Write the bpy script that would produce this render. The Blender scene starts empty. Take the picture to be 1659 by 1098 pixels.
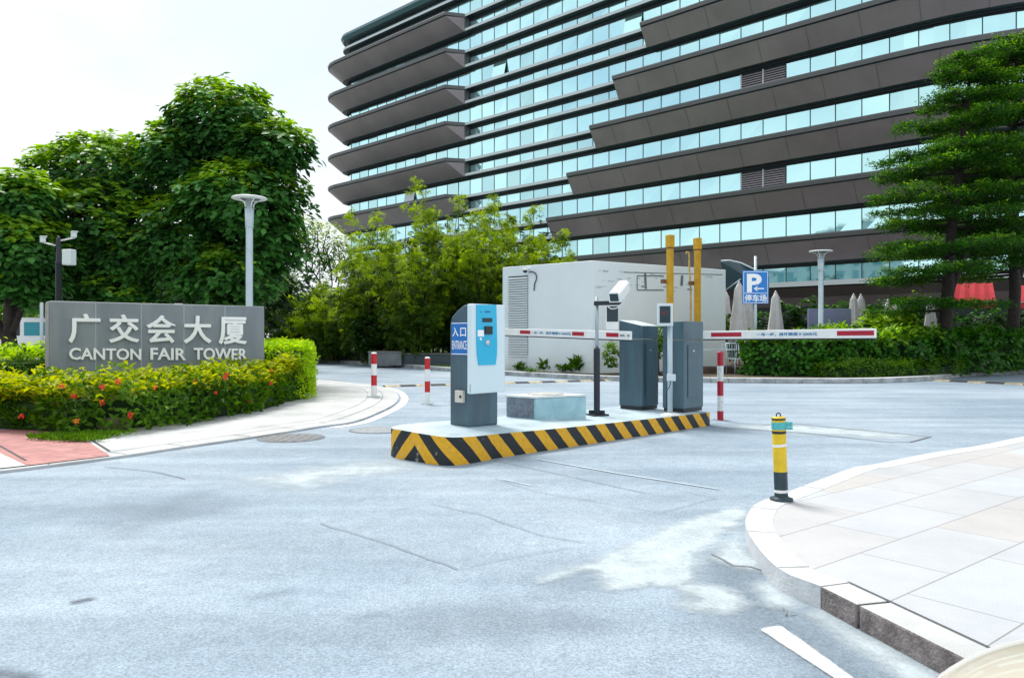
import bpy, math, random
import numpy as np
from mathutils import Vector, Matrix, noise as mnoise

# ------------------------------------------------------------------ camera, sky, sun
SC = bpy.context.scene
COL = SC.collection
F, HC, HY, CX = 1230.0, 1.25, 545.0, 829.5      # focal length in px of the 1659 px wide photo, eye height, horizon row
cam_d = bpy.data.cameras.new('camera'); cam = bpy.data.objects.new('camera', cam_d); COL.objects.link(cam)
cam.location = (0, 0, HC); cam.rotation_euler = (math.radians(90), 0, 0)
cam_d.sensor_width = 36; cam_d.lens = 36 * F / 1659; cam_d.shift_y = -4.0 / 1659
cam_d.clip_start = 0.05; cam_d.clip_end = 2000
SC.camera = cam
SC.view_settings.view_transform = 'Standard'; SC.view_settings.look = 'None'
SC.view_settings.exposure = 0.55; SC.view_settings.gamma = 1.0
SC.cycles.max_bounces = 8; SC.cycles.transparent_max_bounces = 8

SUN_EL, SUN_AZ = math.radians(58), math.radians(-28)      # azimuth measured from +Y towards +X
sd = bpy.data.lights.new('sun', 'SUN'); sun = bpy.data.objects.new('sun', sd); COL.objects.link(sun)
sd.energy = 2.7; sd.angle = math.radians(20); sd.color = (1.0, 0.96, 0.88)
dirv = Vector((math.sin(SUN_AZ) * math.cos(SUN_EL), math.cos(SUN_AZ) * math.cos(SUN_EL), math.sin(SUN_EL)))
sun.rotation_euler = dirv.to_track_quat('Z', 'Y').to_euler()

W = bpy.data.worlds.new('World'); SC.world = W; W.use_nodes = True
nt = W.node_tree; nt.nodes.clear()
def nd(t, **kw):
    n = nt.nodes.new(t)
    for k, v in kw.items(): setattr(n, k, v)
    return n
out = nd('ShaderNodeOutputWorld'); bg = nd('ShaderNodeBackground'); bg2 = nd('ShaderNodeBackground'); mx = nd('ShaderNodeMixShader')
sky = nd('ShaderNodeTexSky', sky_type='NISHITA', sun_disc=False, sun_elevation=SUN_EL, sun_rotation=SUN_AZ, air_density=1.0, dust_density=2.0)
nt.links.new(sky.outputs[0], bg.inputs[0]); bg.inputs[1].default_value = 0.11
bg2.inputs[0].default_value = (0.93, 0.985, 1.0, 1); bg2.inputs[1].default_value = 0.78      # cloud deck
tc = nd('ShaderNodeTexCoord'); mp = nd('ShaderNodeMapping'); mp.inputs['Scale'].default_value = (1.0, 1.0, 2.2); mp.inputs['Location'].default_value = (1, 0, 0)
nz = nd('ShaderNodeTexNoise'); nz.inputs['Scale'].default_value = 1.9; nz.inputs['Detail'].default_value = 6; nz.inputs['Roughness'].default_value = 0.55
rp = nd('ShaderNodeValToRGB'); rp.color_ramp.elements[0].position = 0.33; rp.color_ramp.elements[1].position = 0.53
rp.color_ramp.elements[0].color = (0.45, 0.45, 0.45, 1)
nt.links.new(tc.outputs['Generated'], mp.inputs[0]); nt.links.new(mp.outputs[0], nz.inputs[0]); nt.links.new(nz.outputs[0], rp.inputs[0])
nt.links.new(rp.outputs[0], mx.inputs[0]); nt.links.new(bg.outputs[0], mx.inputs[1]); nt.links.new(bg2.outputs[0], mx.inputs[2])
nt.links.new(mx.outputs[0], out.inputs[0])

# ------------------------------------------------------------------ helpers
def ray(px): return (px - CX) / F
def at(px, py, Y): return Vector((ray(px) * Y, Y, HC - (py - HY) * Y / F))       # a point of the photo at depth Y
def gp(px, py, z=0.0):                                                           # a point of the photo on level ground
    Y = F * (HC - z) / (py - HY); return Vector((ray(px) * Y, Y, z))

MATS = {}
def mat(name, col, rough=0.6, metal=0.0, var=0.0, vscale=4.0, bump=0.0, bscale=60.0, spec=0.5, col2=None, streak=0.0, coat=0.0, rnd=0.0):
    if name in MATS: return MATS[name]
    m = bpy.data.materials.new(name); m.use_nodes = True; t = m.node_tree; p = t.nodes['Principled BSDF']
    p.inputs['Roughness'].default_value = rough; p.inputs['Metallic'].default_value = metal
    p.inputs['Specular IOR Level'].default_value = spec; p.inputs['Coat Weight'].default_value = coat
    p.inputs['Base Color'].default_value = (*col, 1)
    g = t.nodes.new('ShaderNodeNewGeometry')
    src = None
    if var > 0 or col2 is not None:
        n = t.nodes.new('ShaderNodeTexNoise'); n.inputs['Scale'].default_value = vscale; n.inputs['Detail'].default_value = 7; n.inputs['Roughness'].default_value = 0.62
        if streak:
            q = t.nodes.new('ShaderNodeMapping'); q.inputs['Scale'].default_value = (1, 1, streak)
            t.links.new(g.outputs['Position'], q.inputs[0]); t.links.new(q.outputs[0], n.inputs['Vector'])
        else: t.links.new(g.outputs['Position'], n.inputs['Vector'])
        r = t.nodes.new('ShaderNodeValToRGB'); r.color_ramp.elements[0].position = 0.33; r.color_ramp.elements[1].position = 0.67
        c2 = col2 if col2 is not None else tuple(c * (1 - var) for c in col)
        c1 = col if col2 is not None else tuple(min(1, c * (1 + var * 0.6)) for c in col)
        r.color_ramp.elements[0].color = (*c2, 1); r.color_ramp.elements[1].color = (*c1, 1)
        t.links.new(n.outputs[0], r.inputs[0]); src = r.outputs[0]
    if rnd > 0:
        h = t.nodes.new('ShaderNodeHueSaturation'); mr = t.nodes.new('ShaderNodeMapRange')
        mr.inputs['To Min'].default_value = 1 - rnd; mr.inputs['To Max'].default_value = 1 + rnd
        t.links.new(g.outputs['Random Per Island'], mr.inputs[0]); t.links.new(mr.outputs[0], h.inputs['Value'])
        if src: t.links.new(src, h.inputs['Color'])
        else: h.inputs['Color'].default_value = (*col, 1)
        src = h.outputs[0]
    if src: t.links.new(src, p.inputs['Base Color'])
    if bump > 0:
        n2 = t.nodes.new('ShaderNodeTexNoise'); n2.inputs['Scale'].default_value = bscale; n2.inputs['Detail'].default_value = 5
        t.links.new(g.outputs['Position'], n2.inputs['Vector'])
        b = t.nodes.new('ShaderNodeBump'); b.inputs['Strength'].default_value = bump; b.inputs['Distance'].default_value = 0.02
        t.links.new(n2.outputs[0], b.inputs['Height']); t.links.new(b.outputs[0], p.inputs['Normal'])
    MATS[name] = m; return m

def leafmat(name, dark, light, trans=0.35, rough=0.42, tip=None):
    m = bpy.data.materials.new(name); m.use_nodes = True; t = m.node_tree; t.nodes.clear()
    o = t.nodes.new('ShaderNodeOutputMaterial'); p = t.nodes.new('ShaderNodeBsdfPrincipled'); tr = t.nodes.new('ShaderNodeBsdfTranslucent'); mix = t.nodes.new('ShaderNodeMixShader')
    g = t.nodes.new('ShaderNodeNewGeometry'); r = t.nodes.new('ShaderNodeValToRGB')
    r.color_ramp.elements[0].color = (*dark, 1); r.color_ramp.elements[1].color = (*light, 1)
    n = t.nodes.new('ShaderNodeTexNoise'); n.inputs['Scale'].default_value = 0.9; n.inputs['Detail'].default_value = 3
    ma = t.nodes.new('ShaderNodeMath'); ma.operation = 'MULTIPLY_ADD'; ma.inputs[1].default_value = 0.55
    mb = t.nodes.new('ShaderNodeMath'); mb.operation = 'MULTIPLY_ADD'; mb.inputs[1].default_value = 1.3; mb.inputs[2].default_value = -0.42
    t.links.new(g.outputs['Position'], n.inputs['Vector']); t.links.new(n.outputs[0], mb.inputs[0])
    t.links.new(g.outputs['Random Per Island'], ma.inputs[0]); t.links.new(mb.outputs[0], ma.inputs[2]); t.links.new(ma.outputs[0], r.inputs[0])
    t.links.new(r.outputs[0], p.inputs['Base Color'])
    hs = t.nodes.new('ShaderNodeHueSaturation'); hs.inputs['Hue'].default_value = 0.485; hs.inputs['Saturation'].default_value = 1.1; hs.inputs['Value'].default_value = 1.7
    t.links.new(r.outputs[0], hs.inputs['Color']); t.links.new(hs.outputs[0], tr.inputs['Color'])
    p.inputs['Roughness'].default_value = rough; p.inputs['Specular IOR Level'].default_value = 0.22
    mix.inputs[0].default_value = trans
    t.links.new(p.outputs[0], mix.inputs[1]); t.links.new(tr.outputs[0], mix.inputs[2]); t.links.new(mix.outputs[0], o.inputs[0])
    MATS[name] = m; return m

class MB:
    def __init__(s): s.v = []; s.f = []; s.m = []; s.uv = None; s.sm = []
    def add(s, vs, fs, m=0, smooth=False):
        b = len(s.v); s.v += [tuple(v) for v in vs]
        for f in fs: s.f.append([b + i for i in f]); s.m.append(m); s.sm.append(smooth)
        return s
    def pp(s, o, ex, ey, ez, m=0):                                   # parallelepiped from a corner and three edges
        o, ex, ey, ez = map(Vector, (o, ex, ey, ez))
        vs = [o, o + ex, o + ex + ey, o + ey]; vs += [v + ez for v in vs]
        fs = [(0, 3, 2, 1), (4, 5, 6, 7), (0, 1, 5, 4), (1, 2, 6, 5), (2, 3, 7, 6), (3, 0, 4, 7)]
        if ex.cross(ey).dot(ez) < 0: fs = [f[::-1] for f in fs]
        return s.add(vs, fs, m)
    def box(s, c, sz, rz=0.0, m=0):
        c = Vector(c); R = Matrix.Rotation(rz, 3, 'Z')
        ex, ey, ez = R @ Vector((sz[0], 0, 0)), R @ Vector((0, sz[1], 0)), Vector((0, 0, sz[2]))
        return s.pp(c - ex / 2 - ey / 2 - ez / 2, ex, ey, ez, m)
    def prism(s, poly, z0, z1, m=0, mtop=None, ztop=None):
        n = len(poly); a = sum(poly[i][0] * poly[(i + 1) % n][1] - poly[(i + 1) % n][0] * poly[i][1] for i in range(n))
        if a < 0: poly = poly[::-1]
        zt = ztop if ztop else (lambda x, y: z1)
        vs = [(p[0], p[1], z0) for p in poly] + [(p[0], p[1], zt(p[0], p[1])) for p in poly]
        s.add(vs, [tuple(range(n))[::-1]] + [(i, (i + 1) % n, n + (i + 1) % n, n + i) for i in range(n)], m)
        b = len(s.v) - n; s.f.append([b + i for i in range(n)]); s.m.append(m if mtop is None else mtop); s.sm.append(False)
        return s
    def lathe(s, c, prof, seg=20, m=0, axis=None, smooth=True, cap=True):
        c = Vector(c); Q = Vector(axis).to_track_quat('Z', 'Y').to_matrix() if axis is not None else Matrix.Identity(3)
        vs = []
        for r, z in prof:
            for i in range(seg):
                a = 2 * math.pi * i / seg; vs.append(c + Q @ Vector((r * math.cos(a), r * math.sin(a), z)))
        fs = [(j * seg + i, j * seg + (i + 1) % seg, (j + 1) * seg + (i + 1) % seg, (j + 1) * seg + i) for j in range(len(prof) - 1) for i in range(seg)]
        s.add(vs, fs, m, smooth)
        if cap:
            b = len(s.v) - len(vs)
            s.f.append([b + i for i in range(seg)][::-1]); s.m.append(m); s.sm.append(False)
            b2 = b + (len(prof) - 1) * seg; s.f.append([b2 + i for i in range(seg)]); s.m.append(m); s.sm.append(False)
        return s
    def cyl(s, c, r, h, seg=16, m=0, axis=None): return s.lathe(c, [(r, 0), (r, h)], seg, m, axis)
    def tube(s, pts, r, seg=8, m=0):
        pts = [Vector(p) for p in pts]; rs = r if isinstance(r, (list, tuple)) else [r] * len(pts); vs = []
        prev = None
        for i, p in enumerate(pts):
            d = (pts[min(i + 1, len(pts) - 1)] - pts[max(i - 1, 0)]).normalized()
            a = Vector((0, 0, 1)) if abs(d.z) < 0.9 else Vector((1, 0, 0))
            if prev is not None: a = prev
            u = (a - d * a.dot(d)).normalized(); w = d.cross(u); prev = u
            for k in range(seg):
                an = 2 * math.pi * k / seg; vs.append(p + (u * math.cos(an) + w * math.sin(an)) * rs[i])
        fs = [(j * seg + i, j * seg + (i + 1) % seg, (j + 1) * seg + (i + 1) % seg, (j + 1) * seg + i) for j in range(len(pts) - 1) for i in range(seg)]
        n = len(pts); fs2 = [tuple(range(seg))[::-1], tuple((n - 1) * seg + i for i in range(seg))]
        s.add(vs, fs, m, True); b = len(s.v) - len(vs)
        for f in fs2: s.f.append([b + i for i in f]); s.m.append(m); s.sm.append(False)
        return s
    def ball(s, c, r, seg=12, rings=8, m=0, sc=(1, 1, 1)):
        c = Vector(c); vs = []; fs = []
        for j in range(rings + 1):
            th = math.pi * j / rings
            for i in range(seg):
                a = 2 * math.pi * i / seg
                vs.append(c + Vector((r * sc[0] * math.sin(th) * math.cos(a), r * sc[1] * math.sin(th) * math.sin(a), r * sc[2] * math.cos(th))))
        for j in range(rings):
            for i in range(seg): fs.append((j * seg + i, (j + 1) * seg + i, (j + 1) * seg + (i + 1) % seg, j * seg + (i + 1) % seg))
        return s.add(vs, fs, m, True)
    def build(s, name, mats, parent=None, local=False, bevel=0.0, weld=False):
        me = bpy.data.meshes.new(name)
        off = Vector((0, 0, 0))
        if parent is not None and not local:
            p = parent
            while p is not None: off += p.location; p = p.parent
        me.from_pydata([tuple(Vector(v) - off) for v in s.v], [], s.f)
        if not isinstance(mats, (list, tuple)): mats = [mats]
        for mm in mats: me.materials.append(MATS[mm] if isinstance(mm, str) else mm)
        me.polygons.foreach_set('material_index', s.m); me.polygons.foreach_set('use_smooth', s.sm)
        if s.uv is not None:
            l = me.uv_layers.new(name='UVMap')
            for i, uv in enumerate(s.uv): l.data[i].uv = uv
        me.update()
        o = bpy.data.objects.new(name, me); COL.objects.link(o); o.parent = parent
        if bevel:
            b = o.modifiers.new('bevel', 'BEVEL'); b.width = bevel; b.segments = 2; b.limit_method = 'ANGLE'; b.angle_limit = math.radians(40)
        return o

def tag(o, label, cat, group=None, kind=None):
    o['label'] = label; o['category'] = cat
    if group: o['group'] = group
    if kind: o['kind'] = kind
    return o
def thing(name, loc, label, cat, group=None):
    o = bpy.data.objects.new(name, None); COL.objects.link(o); o.location = Vector(loc); o.empty_display_size = 0.2
    return tag(o, label, cat, group)
def structure(o): o['kind'] = 'structure'; return o
def copy_tree(o, parent=None):
    c = o.copy(); COL.objects.link(c); c.parent = parent
    for ch in list(o.children): copy_tree(ch, c)
    return c

_fonts = {}
def text(body, name, material, parent, O, ex, ez, w, h, t=0.01, bold=0.0, stand=0.003, keep=False, heavy=0.0):
    """writing as a mesh filling a w x h box whose lower left corner is O; ex runs along the line, ez up; raised along ex x ez"""
    cu = bpy.data.curves.new(name, 'FONT'); cu.body = body; cu.size = 1.0; cu.offset = bold; cu.resolution_u = 3
    tmp = bpy.data.objects.new('tmp', cu); COL.objects.link(tmp)
    bpy.context.view_layer.update()
    me = bpy.data.meshes.new_from_object(tmp.evaluated_get(bpy.context.evaluated_depsgraph_get()))
    bpy.data.objects.remove(tmp)
    co = np.empty(len(me.vertices) * 3); me.vertices.foreach_get('co', co); co = co.reshape(-1, 3)
    faces = [tuple(p.vertices) for p in me.polygons]
    lo, hi = co.min(0), co.max(0); bpy.data.meshes.remove(me)
    sx, sy = w / (hi[0] - lo[0]), h / (hi[1] - lo[1])
    if keep: sx = sy = min(sx, sy)
    ex, ez = Vector(ex).normalized(), Vector(ez).normalized(); nn = ex.cross(ez)
    O = Vector(O)
    n = len(co)
    vs = [O + ex * ((c[0] - lo[0]) * sx) + ez * ((c[1] - lo[1]) * sy) + nn * (stand + t) for c in co]
    vs += [v - nn * t for v in vs]
    fs = list(faces)
    from collections import Counter
    ec = Counter()
    for f in faces:
        for i in range(len(f)): ec[(f[i], f[(i + 1) % len(f)])] += 1
    for (a, b) in list(ec):
        if (b, a) not in ec: fs.append((b, a, a + n, b + n))
    mb = MB(); mb.add(vs, fs)
    if heavy:                                                       # thicker strokes: shifted layers, each a hair behind the last
        for k in range(12):
            a = 2 * math.pi * k / 12; sh = ex * math.cos(a) * heavy + ez * math.sin(a) * heavy - nn * (.0003 * (k + 1)); mb.add([v + sh for v in vs], fs)
    return mb.build(name, material, parent)

# ---- leaves
def tmpl_broad(w=0.55, droop=0.12, fold=0.12):
    v = np.array([(0, 0, 0), (w * .38, .3, fold), (w * .5, .62, fold * .8 - droop * .3), (0, 1, -droop), (-w * .5, .62, fold * .8 - droop * .3), (-w * .38, .3, fold), (0, .5, 0.0)])
    f = np.array([(0, 1, 2, 6), (6, 2, 3, 3), (0, 6, 4, 5), (6, 3, 4, 4)])
    return v, [(0, 1, 2, 6), (6, 2, 3), (0, 6, 4, 5), (6, 3, 4)]
def tmpl_simple(w=0.5, fold=0.14, droop=0.1):
    v = np.array([(0, 0, 0), (w * .5, .5, fold), (0, 1, -droop), (-w * .5, .5, fold)])
    return v, [(0, 1, 2), (0, 2, 3)]
def tmpl_spray(n=5, spread=1.1, w=0.13, droop=0.35, seed=1):
    r = random.Random(seed); V = []; Fc = []
    for i in range(n):
        a = (i / (n - 1) - .5) * spread * 2 + r.uniform(-.15, .15); L = r.uniform(.75, 1.0); dz = -droop * r.uniform(.5, 1.2)
        d = np.array((math.sin(a), math.cos(a), 0)); s = np.array((math.cos(a), -math.sin(a), 0)) * w / 2
        o = np.array((0, (i % 3) * 0.12, 0)); b = len(V)
        V += [o, o + d * L * .5 + s + (0, 0, dz * .25), o + d * L + (0, 0, dz), o + d * L * .5 - s + (0, 0, dz * .25)]
        Fc += [(b, b + 1, b + 2, b + 3)]
    return np.array(V), Fc

def scatter(name, mats, parent, P, D, U, S, tm, midx=None):
    """one mesh of many leaves: at P, pointing along D, upper side towards U, length S"""
    tv, tf = tm; off = Vector((0, 0, 0)); p = parent
    while p is not None: off += p.location; p = p.parent
    P = P - np.array(off)
    D = D / (np.linalg.norm(D, axis=1, keepdims=True) + 1e-9)
    X = np.cross(D, U); X /= (np.linalg.norm(X, axis=1, keepdims=True) + 1e-9); Z = np.cross(X, D)
    N = len(P); nv = len(tv)
    V = (P[:, None, :] + S[:, None, None] * (tv[None, :, 0, None] * X[:, None, :] + tv[None, :, 1, None] * D[:, None, :] + tv[None, :, 2, None] * Z[:, None, :])).reshape(-1, 3)
    lt = np.array([len(f) for f in tf]); li = np.concatenate([np.array(f) for f in tf])
    LI = (np.arange(N)[:, None] * nv + li[None, :]).reshape(-1); LT = np.tile(lt, N)
    LS = np.concatenate([[0], np.cumsum(LT)[:-1]])
    me = bpy.data.meshes.new(name); me.vertices.add(len(V)); me.vertices.foreach_set('co', V.reshape(-1).astype(np.float32))
    me.loops.add(len(LI)); me.loops.foreach_set('vertex_index', LI.astype(np.int32))
    me.polygons.add(len(LT)); me.polygons.foreach_set('loop_start', LS.astype(np.int32)); me.polygons.foreach_set('loop_total', LT.astype(np.int32))
    if not isinstance(mats, (list, tuple)): mats = [mats]
    for m in mats: me.materials.append(MATS[m])
    if midx is not None: me.polygons.foreach_set('material_index', np.repeat(midx, len(tf)).astype(np.int32))
    me.update(calc_edges=True); me.validate()
    o = bpy.data.objects.new(name, me); COL.objects.link(o); o.parent = parent
    return o

def unit(rng, n):
    v = rng.normal(size=(n, 3)); return v / np.linalg.norm(v, axis=1, keepdims=True)

# ------------------------------------------------------------------ materials
def road_mat():
    m = bpy.data.materials.new('worn_asphalt'); m.use_nodes = True; t = m.node_tree; p = t.nodes['Principled BSDF']
    g = t.nodes.new('ShaderNodeNewGeometry')
    def noise(s, d=6, r=.6):
        n = t.nodes.new('ShaderNodeTexNoise'); n.inputs['Scale'].default_value = s; n.inputs['Detail'].default_value = d; n.inputs['Roughness'].default_value = r
        t.links.new(g.outputs['Position'], n.inputs['Vector']); return n.outputs[0]
    def ramp(src, a, b, ca, cb):
        r = t.nodes.new('ShaderNodeValToRGB'); r.color_ramp.elements[0].position = a; r.color_ramp.elements[1].position = b
        r.color_ramp.elements[0].color = (*ca, 1); r.color_ramp.elements[1].color = (*cb, 1); t.links.new(src, r.inputs[0]); return r.outputs[0]
    def mixc(fac, a, b, mode='MIX', f=None):
        x = t.nodes.new('ShaderNodeMix'); x.data_type = 'RGBA'; x.blend_type = mode
        if f is not None: x.inputs[0].default_value = f
        else: t.links.new(fac, x.inputs[0])
        t.links.new(a, x.inputs[6]); t.links.new(b, x.inputs[7]); return x.outputs[2]
    base = ramp(noise(0.28, 7, .62), .36, .64, (.235, .315, .40), (.365, .44, .525))
    sp = ramp(noise(95, 3, .7), .30, .70, (.50, .50, .50), (1.38, 1.38, 1.38))
    c = mixc(None, base, sp, 'MULTIPLY', .85)
    blot = ramp(noise(7.0, 9, .78), .38, .60, (.72, .72, .73), (1.1, 1.1, 1.1))
    c = mixc(None, c, blot, 'MULTIPLY', .38)
    mpn = t.nodes.new('ShaderNodeMapping'); mpn.inputs['Rotation'].default_value = (0, 0, math.radians(-46)); mpn.inputs['Scale'].default_value = (.22, 1.6, 1); t.links.new(g.outputs['Position'], mpn.inputs[0])
    sn = t.nodes.new('ShaderNodeTexNoise'); sn.inputs['Scale'].default_value = 1.3; sn.inputs['Detail'].default_value = 6; t.links.new(mpn.outputs[0], sn.inputs['Vector'])
    c = mixc(None, c, ramp(sn.outputs[0], .36, .64, (.80, .81, .82), (1.12, 1.11, 1.10)), 'MULTIPLY', .8)
    n3 = ramp(noise(1.7, 9, .75), .60, .72, (0, 0, 0), (1, 1, 1))
    pale = t.nodes.new('ShaderNodeRGB'); pale.outputs[0].default_value = (.52, .58, .63, 1)
    mul = t.nodes.new('ShaderNodeMath'); mul.operation = 'MULTIPLY'; mul.inputs[1].default_value = .5; t.links.new(n3, mul.inputs[0])
    c = mixc(mul.outputs[0], c, pale.outputs[0])
    # dark pits
    pit = ramp(noise(11, 9, .92), .60, .635, (0, 0, 0), (1, 1, 1)); dk = t.nodes.new('ShaderNodeRGB'); dk.outputs[0].default_value = (.12, .14, .17, 1)
    mu2 = t.nodes.new('ShaderNodeMath'); mu2.operation = 'MULTIPLY'; mu2.inputs[1].default_value = .7; t.links.new(pit, mu2.inputs[0])
    c = mixc(mu2.outputs[0], c, dk.outputs[0])
    t.links.new(c, p.inputs['Base Color']); p.inputs['Roughness'].default_value = .72; p.inputs['Specular IOR Level'].default_value = .35
    b = t.nodes.new('ShaderNodeBump'); b.inputs['Strength'].default_value = .35; b.inputs['Distance'].default_value = .008
    t.links.new(noise(110, 4, .7), b.inputs['Height']); t.links.new(b.outputs[0], p.inputs['Normal'])
    MATS['worn_asphalt'] = m
road_mat()

def paving_mat():
    """pale granite slabs laid in brick bond, joints and slab tints inside the material"""
    m = bpy.data.materials.new('slab_paving'); m.use_nodes = True; t = m.node_tree; p = t.nodes['Principled BSDF']
    g = t.nodes.new('ShaderNodeNewGeometry'); mp = t.nodes.new('ShaderNodeMapping'); mp.inputs['Rotation'].default_value = (0, 0, math.radians(-38)); mp.inputs['Location'].default_value = (.13, .22, 0)
    b = t.nodes.new('ShaderNodeTexBrick'); b.offset = 0.5; b.inputs['Scale'].default_value = 1.0
    b.inputs['Brick Width'].default_value = 0.9; b.inputs['Row Height'].default_value = 0.45; b.inputs['Mortar Size'].default_value = 0.004; b.inputs['Bias'].default_value = -.15
    b.inputs['Color1'].default_value = (.475, .50, .545, 1); b.inputs['Color2'].default_value = (.475, .45, .44, 1); b.inputs['Mortar'].default_value = (.27, .26, .26, 1)
    n = t.nodes.new('ShaderNodeTexNoise'); n.inputs['Scale'].default_value = 1.3; n.inputs['Detail'].default_value = 8; n.inputs['Roughness'].default_value = .7
    r = t.nodes.new('ShaderNodeValToRGB'); r.color_ramp.elements[0].position = .3; r.color_ramp.elements[1].position = .7
    r.color_ramp.elements[0].color = (.86, .88, .9, 1); r.color_ramp.elements[1].color = (1.08, 1.08, 1.08, 1)
    n2 = t.nodes.new('ShaderNodeTexNoise'); n2.inputs['Scale'].default_value = 130; n2.inputs['Detail'].default_value = 3
    r2 = t.nodes.new('ShaderNodeValToRGB'); r2.color_ramp.elements[0].position = .3; r2.color_ramp.elements[1].position = .7
    r2.color_ramp.elements[0].color = (.88, .88, .88, 1); r2.color_ramp.elements[1].color = (1.06, 1.06, 1.06, 1)
    x = t.nodes.new('ShaderNodeMix'); x.data_type = 'RGBA'; x.blend_type = 'MULTIPLY'; x.inputs[0].default_value = 1
    y = t.nodes.new('ShaderNodeMix'); y.data_type = 'RGBA'; y.blend_type = 'MULTIPLY'; y.inputs[0].default_value = 1
    t.links.new(g.outputs['Position'], mp.inputs[0]); t.links.new(mp.outputs[0], b.inputs['Vector']); t.links.new(g.outputs['Position'], n.inputs['Vector']); t.links.new(g.outputs['Position'], n2.inputs['Vector'])
    t.links.new(n.outputs[0], r.inputs[0]); t.links.new(n2.outputs[0], r2.inputs[0])
    t.links.new(b.outputs['Color'], x.inputs[6]); t.links.new(r.outputs[0], x.inputs[7]); t.links.new(x.outputs[2], y.inputs[6]); t.links.new(r2.outputs[0], y.inputs[7])
    t.links.new(y.outputs[2], p.inputs['Base Color']); p.inputs['Roughness'].default_value = .65
    bp = t.nodes.new('ShaderNodeBump'); bp.inputs['Strength'].default_value = .3; bp.inputs['Distance'].default_value = .004; bp.invert = True
    t.links.new(b.outputs['Fac'], bp.inputs['Height']); t.links.new(bp.outputs[0], p.inputs['Normal'])
    MATS['slab_paving'] = m
paving_mat()

def brick_mat(name, c1, c2, mortar, w, h, rot, ms=.004):
    m = bpy.data.materials.new(name); m.use_nodes = True; t = m.node_tree; p = t.nodes['Principled BSDF']
    g = t.nodes.new('ShaderNodeNewGeometry'); mp = t.nodes.new('ShaderNodeMapping'); mp.inputs['Rotation'].default_value = (0, 0, math.radians(rot))
    b = t.nodes.new('ShaderNodeTexBrick'); b.inputs['Scale'].default_value = 1.0; b.inputs['Brick Width'].default_value = w; b.inputs['Row Height'].default_value = h; b.inputs['Mortar Size'].default_value = ms
    b.inputs['Color1'].default_value = (*c1, 1); b.inputs['Color2'].default_value = (*c2, 1); b.inputs['Mortar'].default_value = (*mortar, 1)
    n = t.nodes.new('ShaderNodeTexNoise'); n.inputs['Scale'].default_value = 9; n.inputs['Detail'].default_value = 8
    r = t.nodes.new('ShaderNodeValToRGB'); r.color_ramp.elements[0].position = .3; r.color_ramp.elements[1].position = .7
    r.color_ramp.elements[0].color = (.75, .75, .75, 1); r.color_ramp.elements[1].color = (1.15, 1.15, 1.15, 1)
    x = t.nodes.new('ShaderNodeMix'); x.data_type = 'RGBA'; x.blend_type = 'MULTIPLY'; x.inputs[0].default_value = 1
    t.links.new(g.outputs['Position'], mp.inputs[0]); t.links.new(mp.outputs[0], b.inputs['Vector']); t.links.new(g.outputs['Position'], n.inputs['Vector']); t.links.new(n.outputs[0], r.inputs[0])
    t.links.new(b.outputs['Color'], x.inputs[6]); t.links.new(r.outputs[0], x.inputs[7]); t.links.new(x.outputs[2], p.inputs['Base Color']); p.inputs['Roughness'].default_value = .75
    MATS[name] = m
brick_mat('red_paver', (.46, .21, .20), (.40, .17, .17), (.16, .08, .08), .42, .21, 28)

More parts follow.
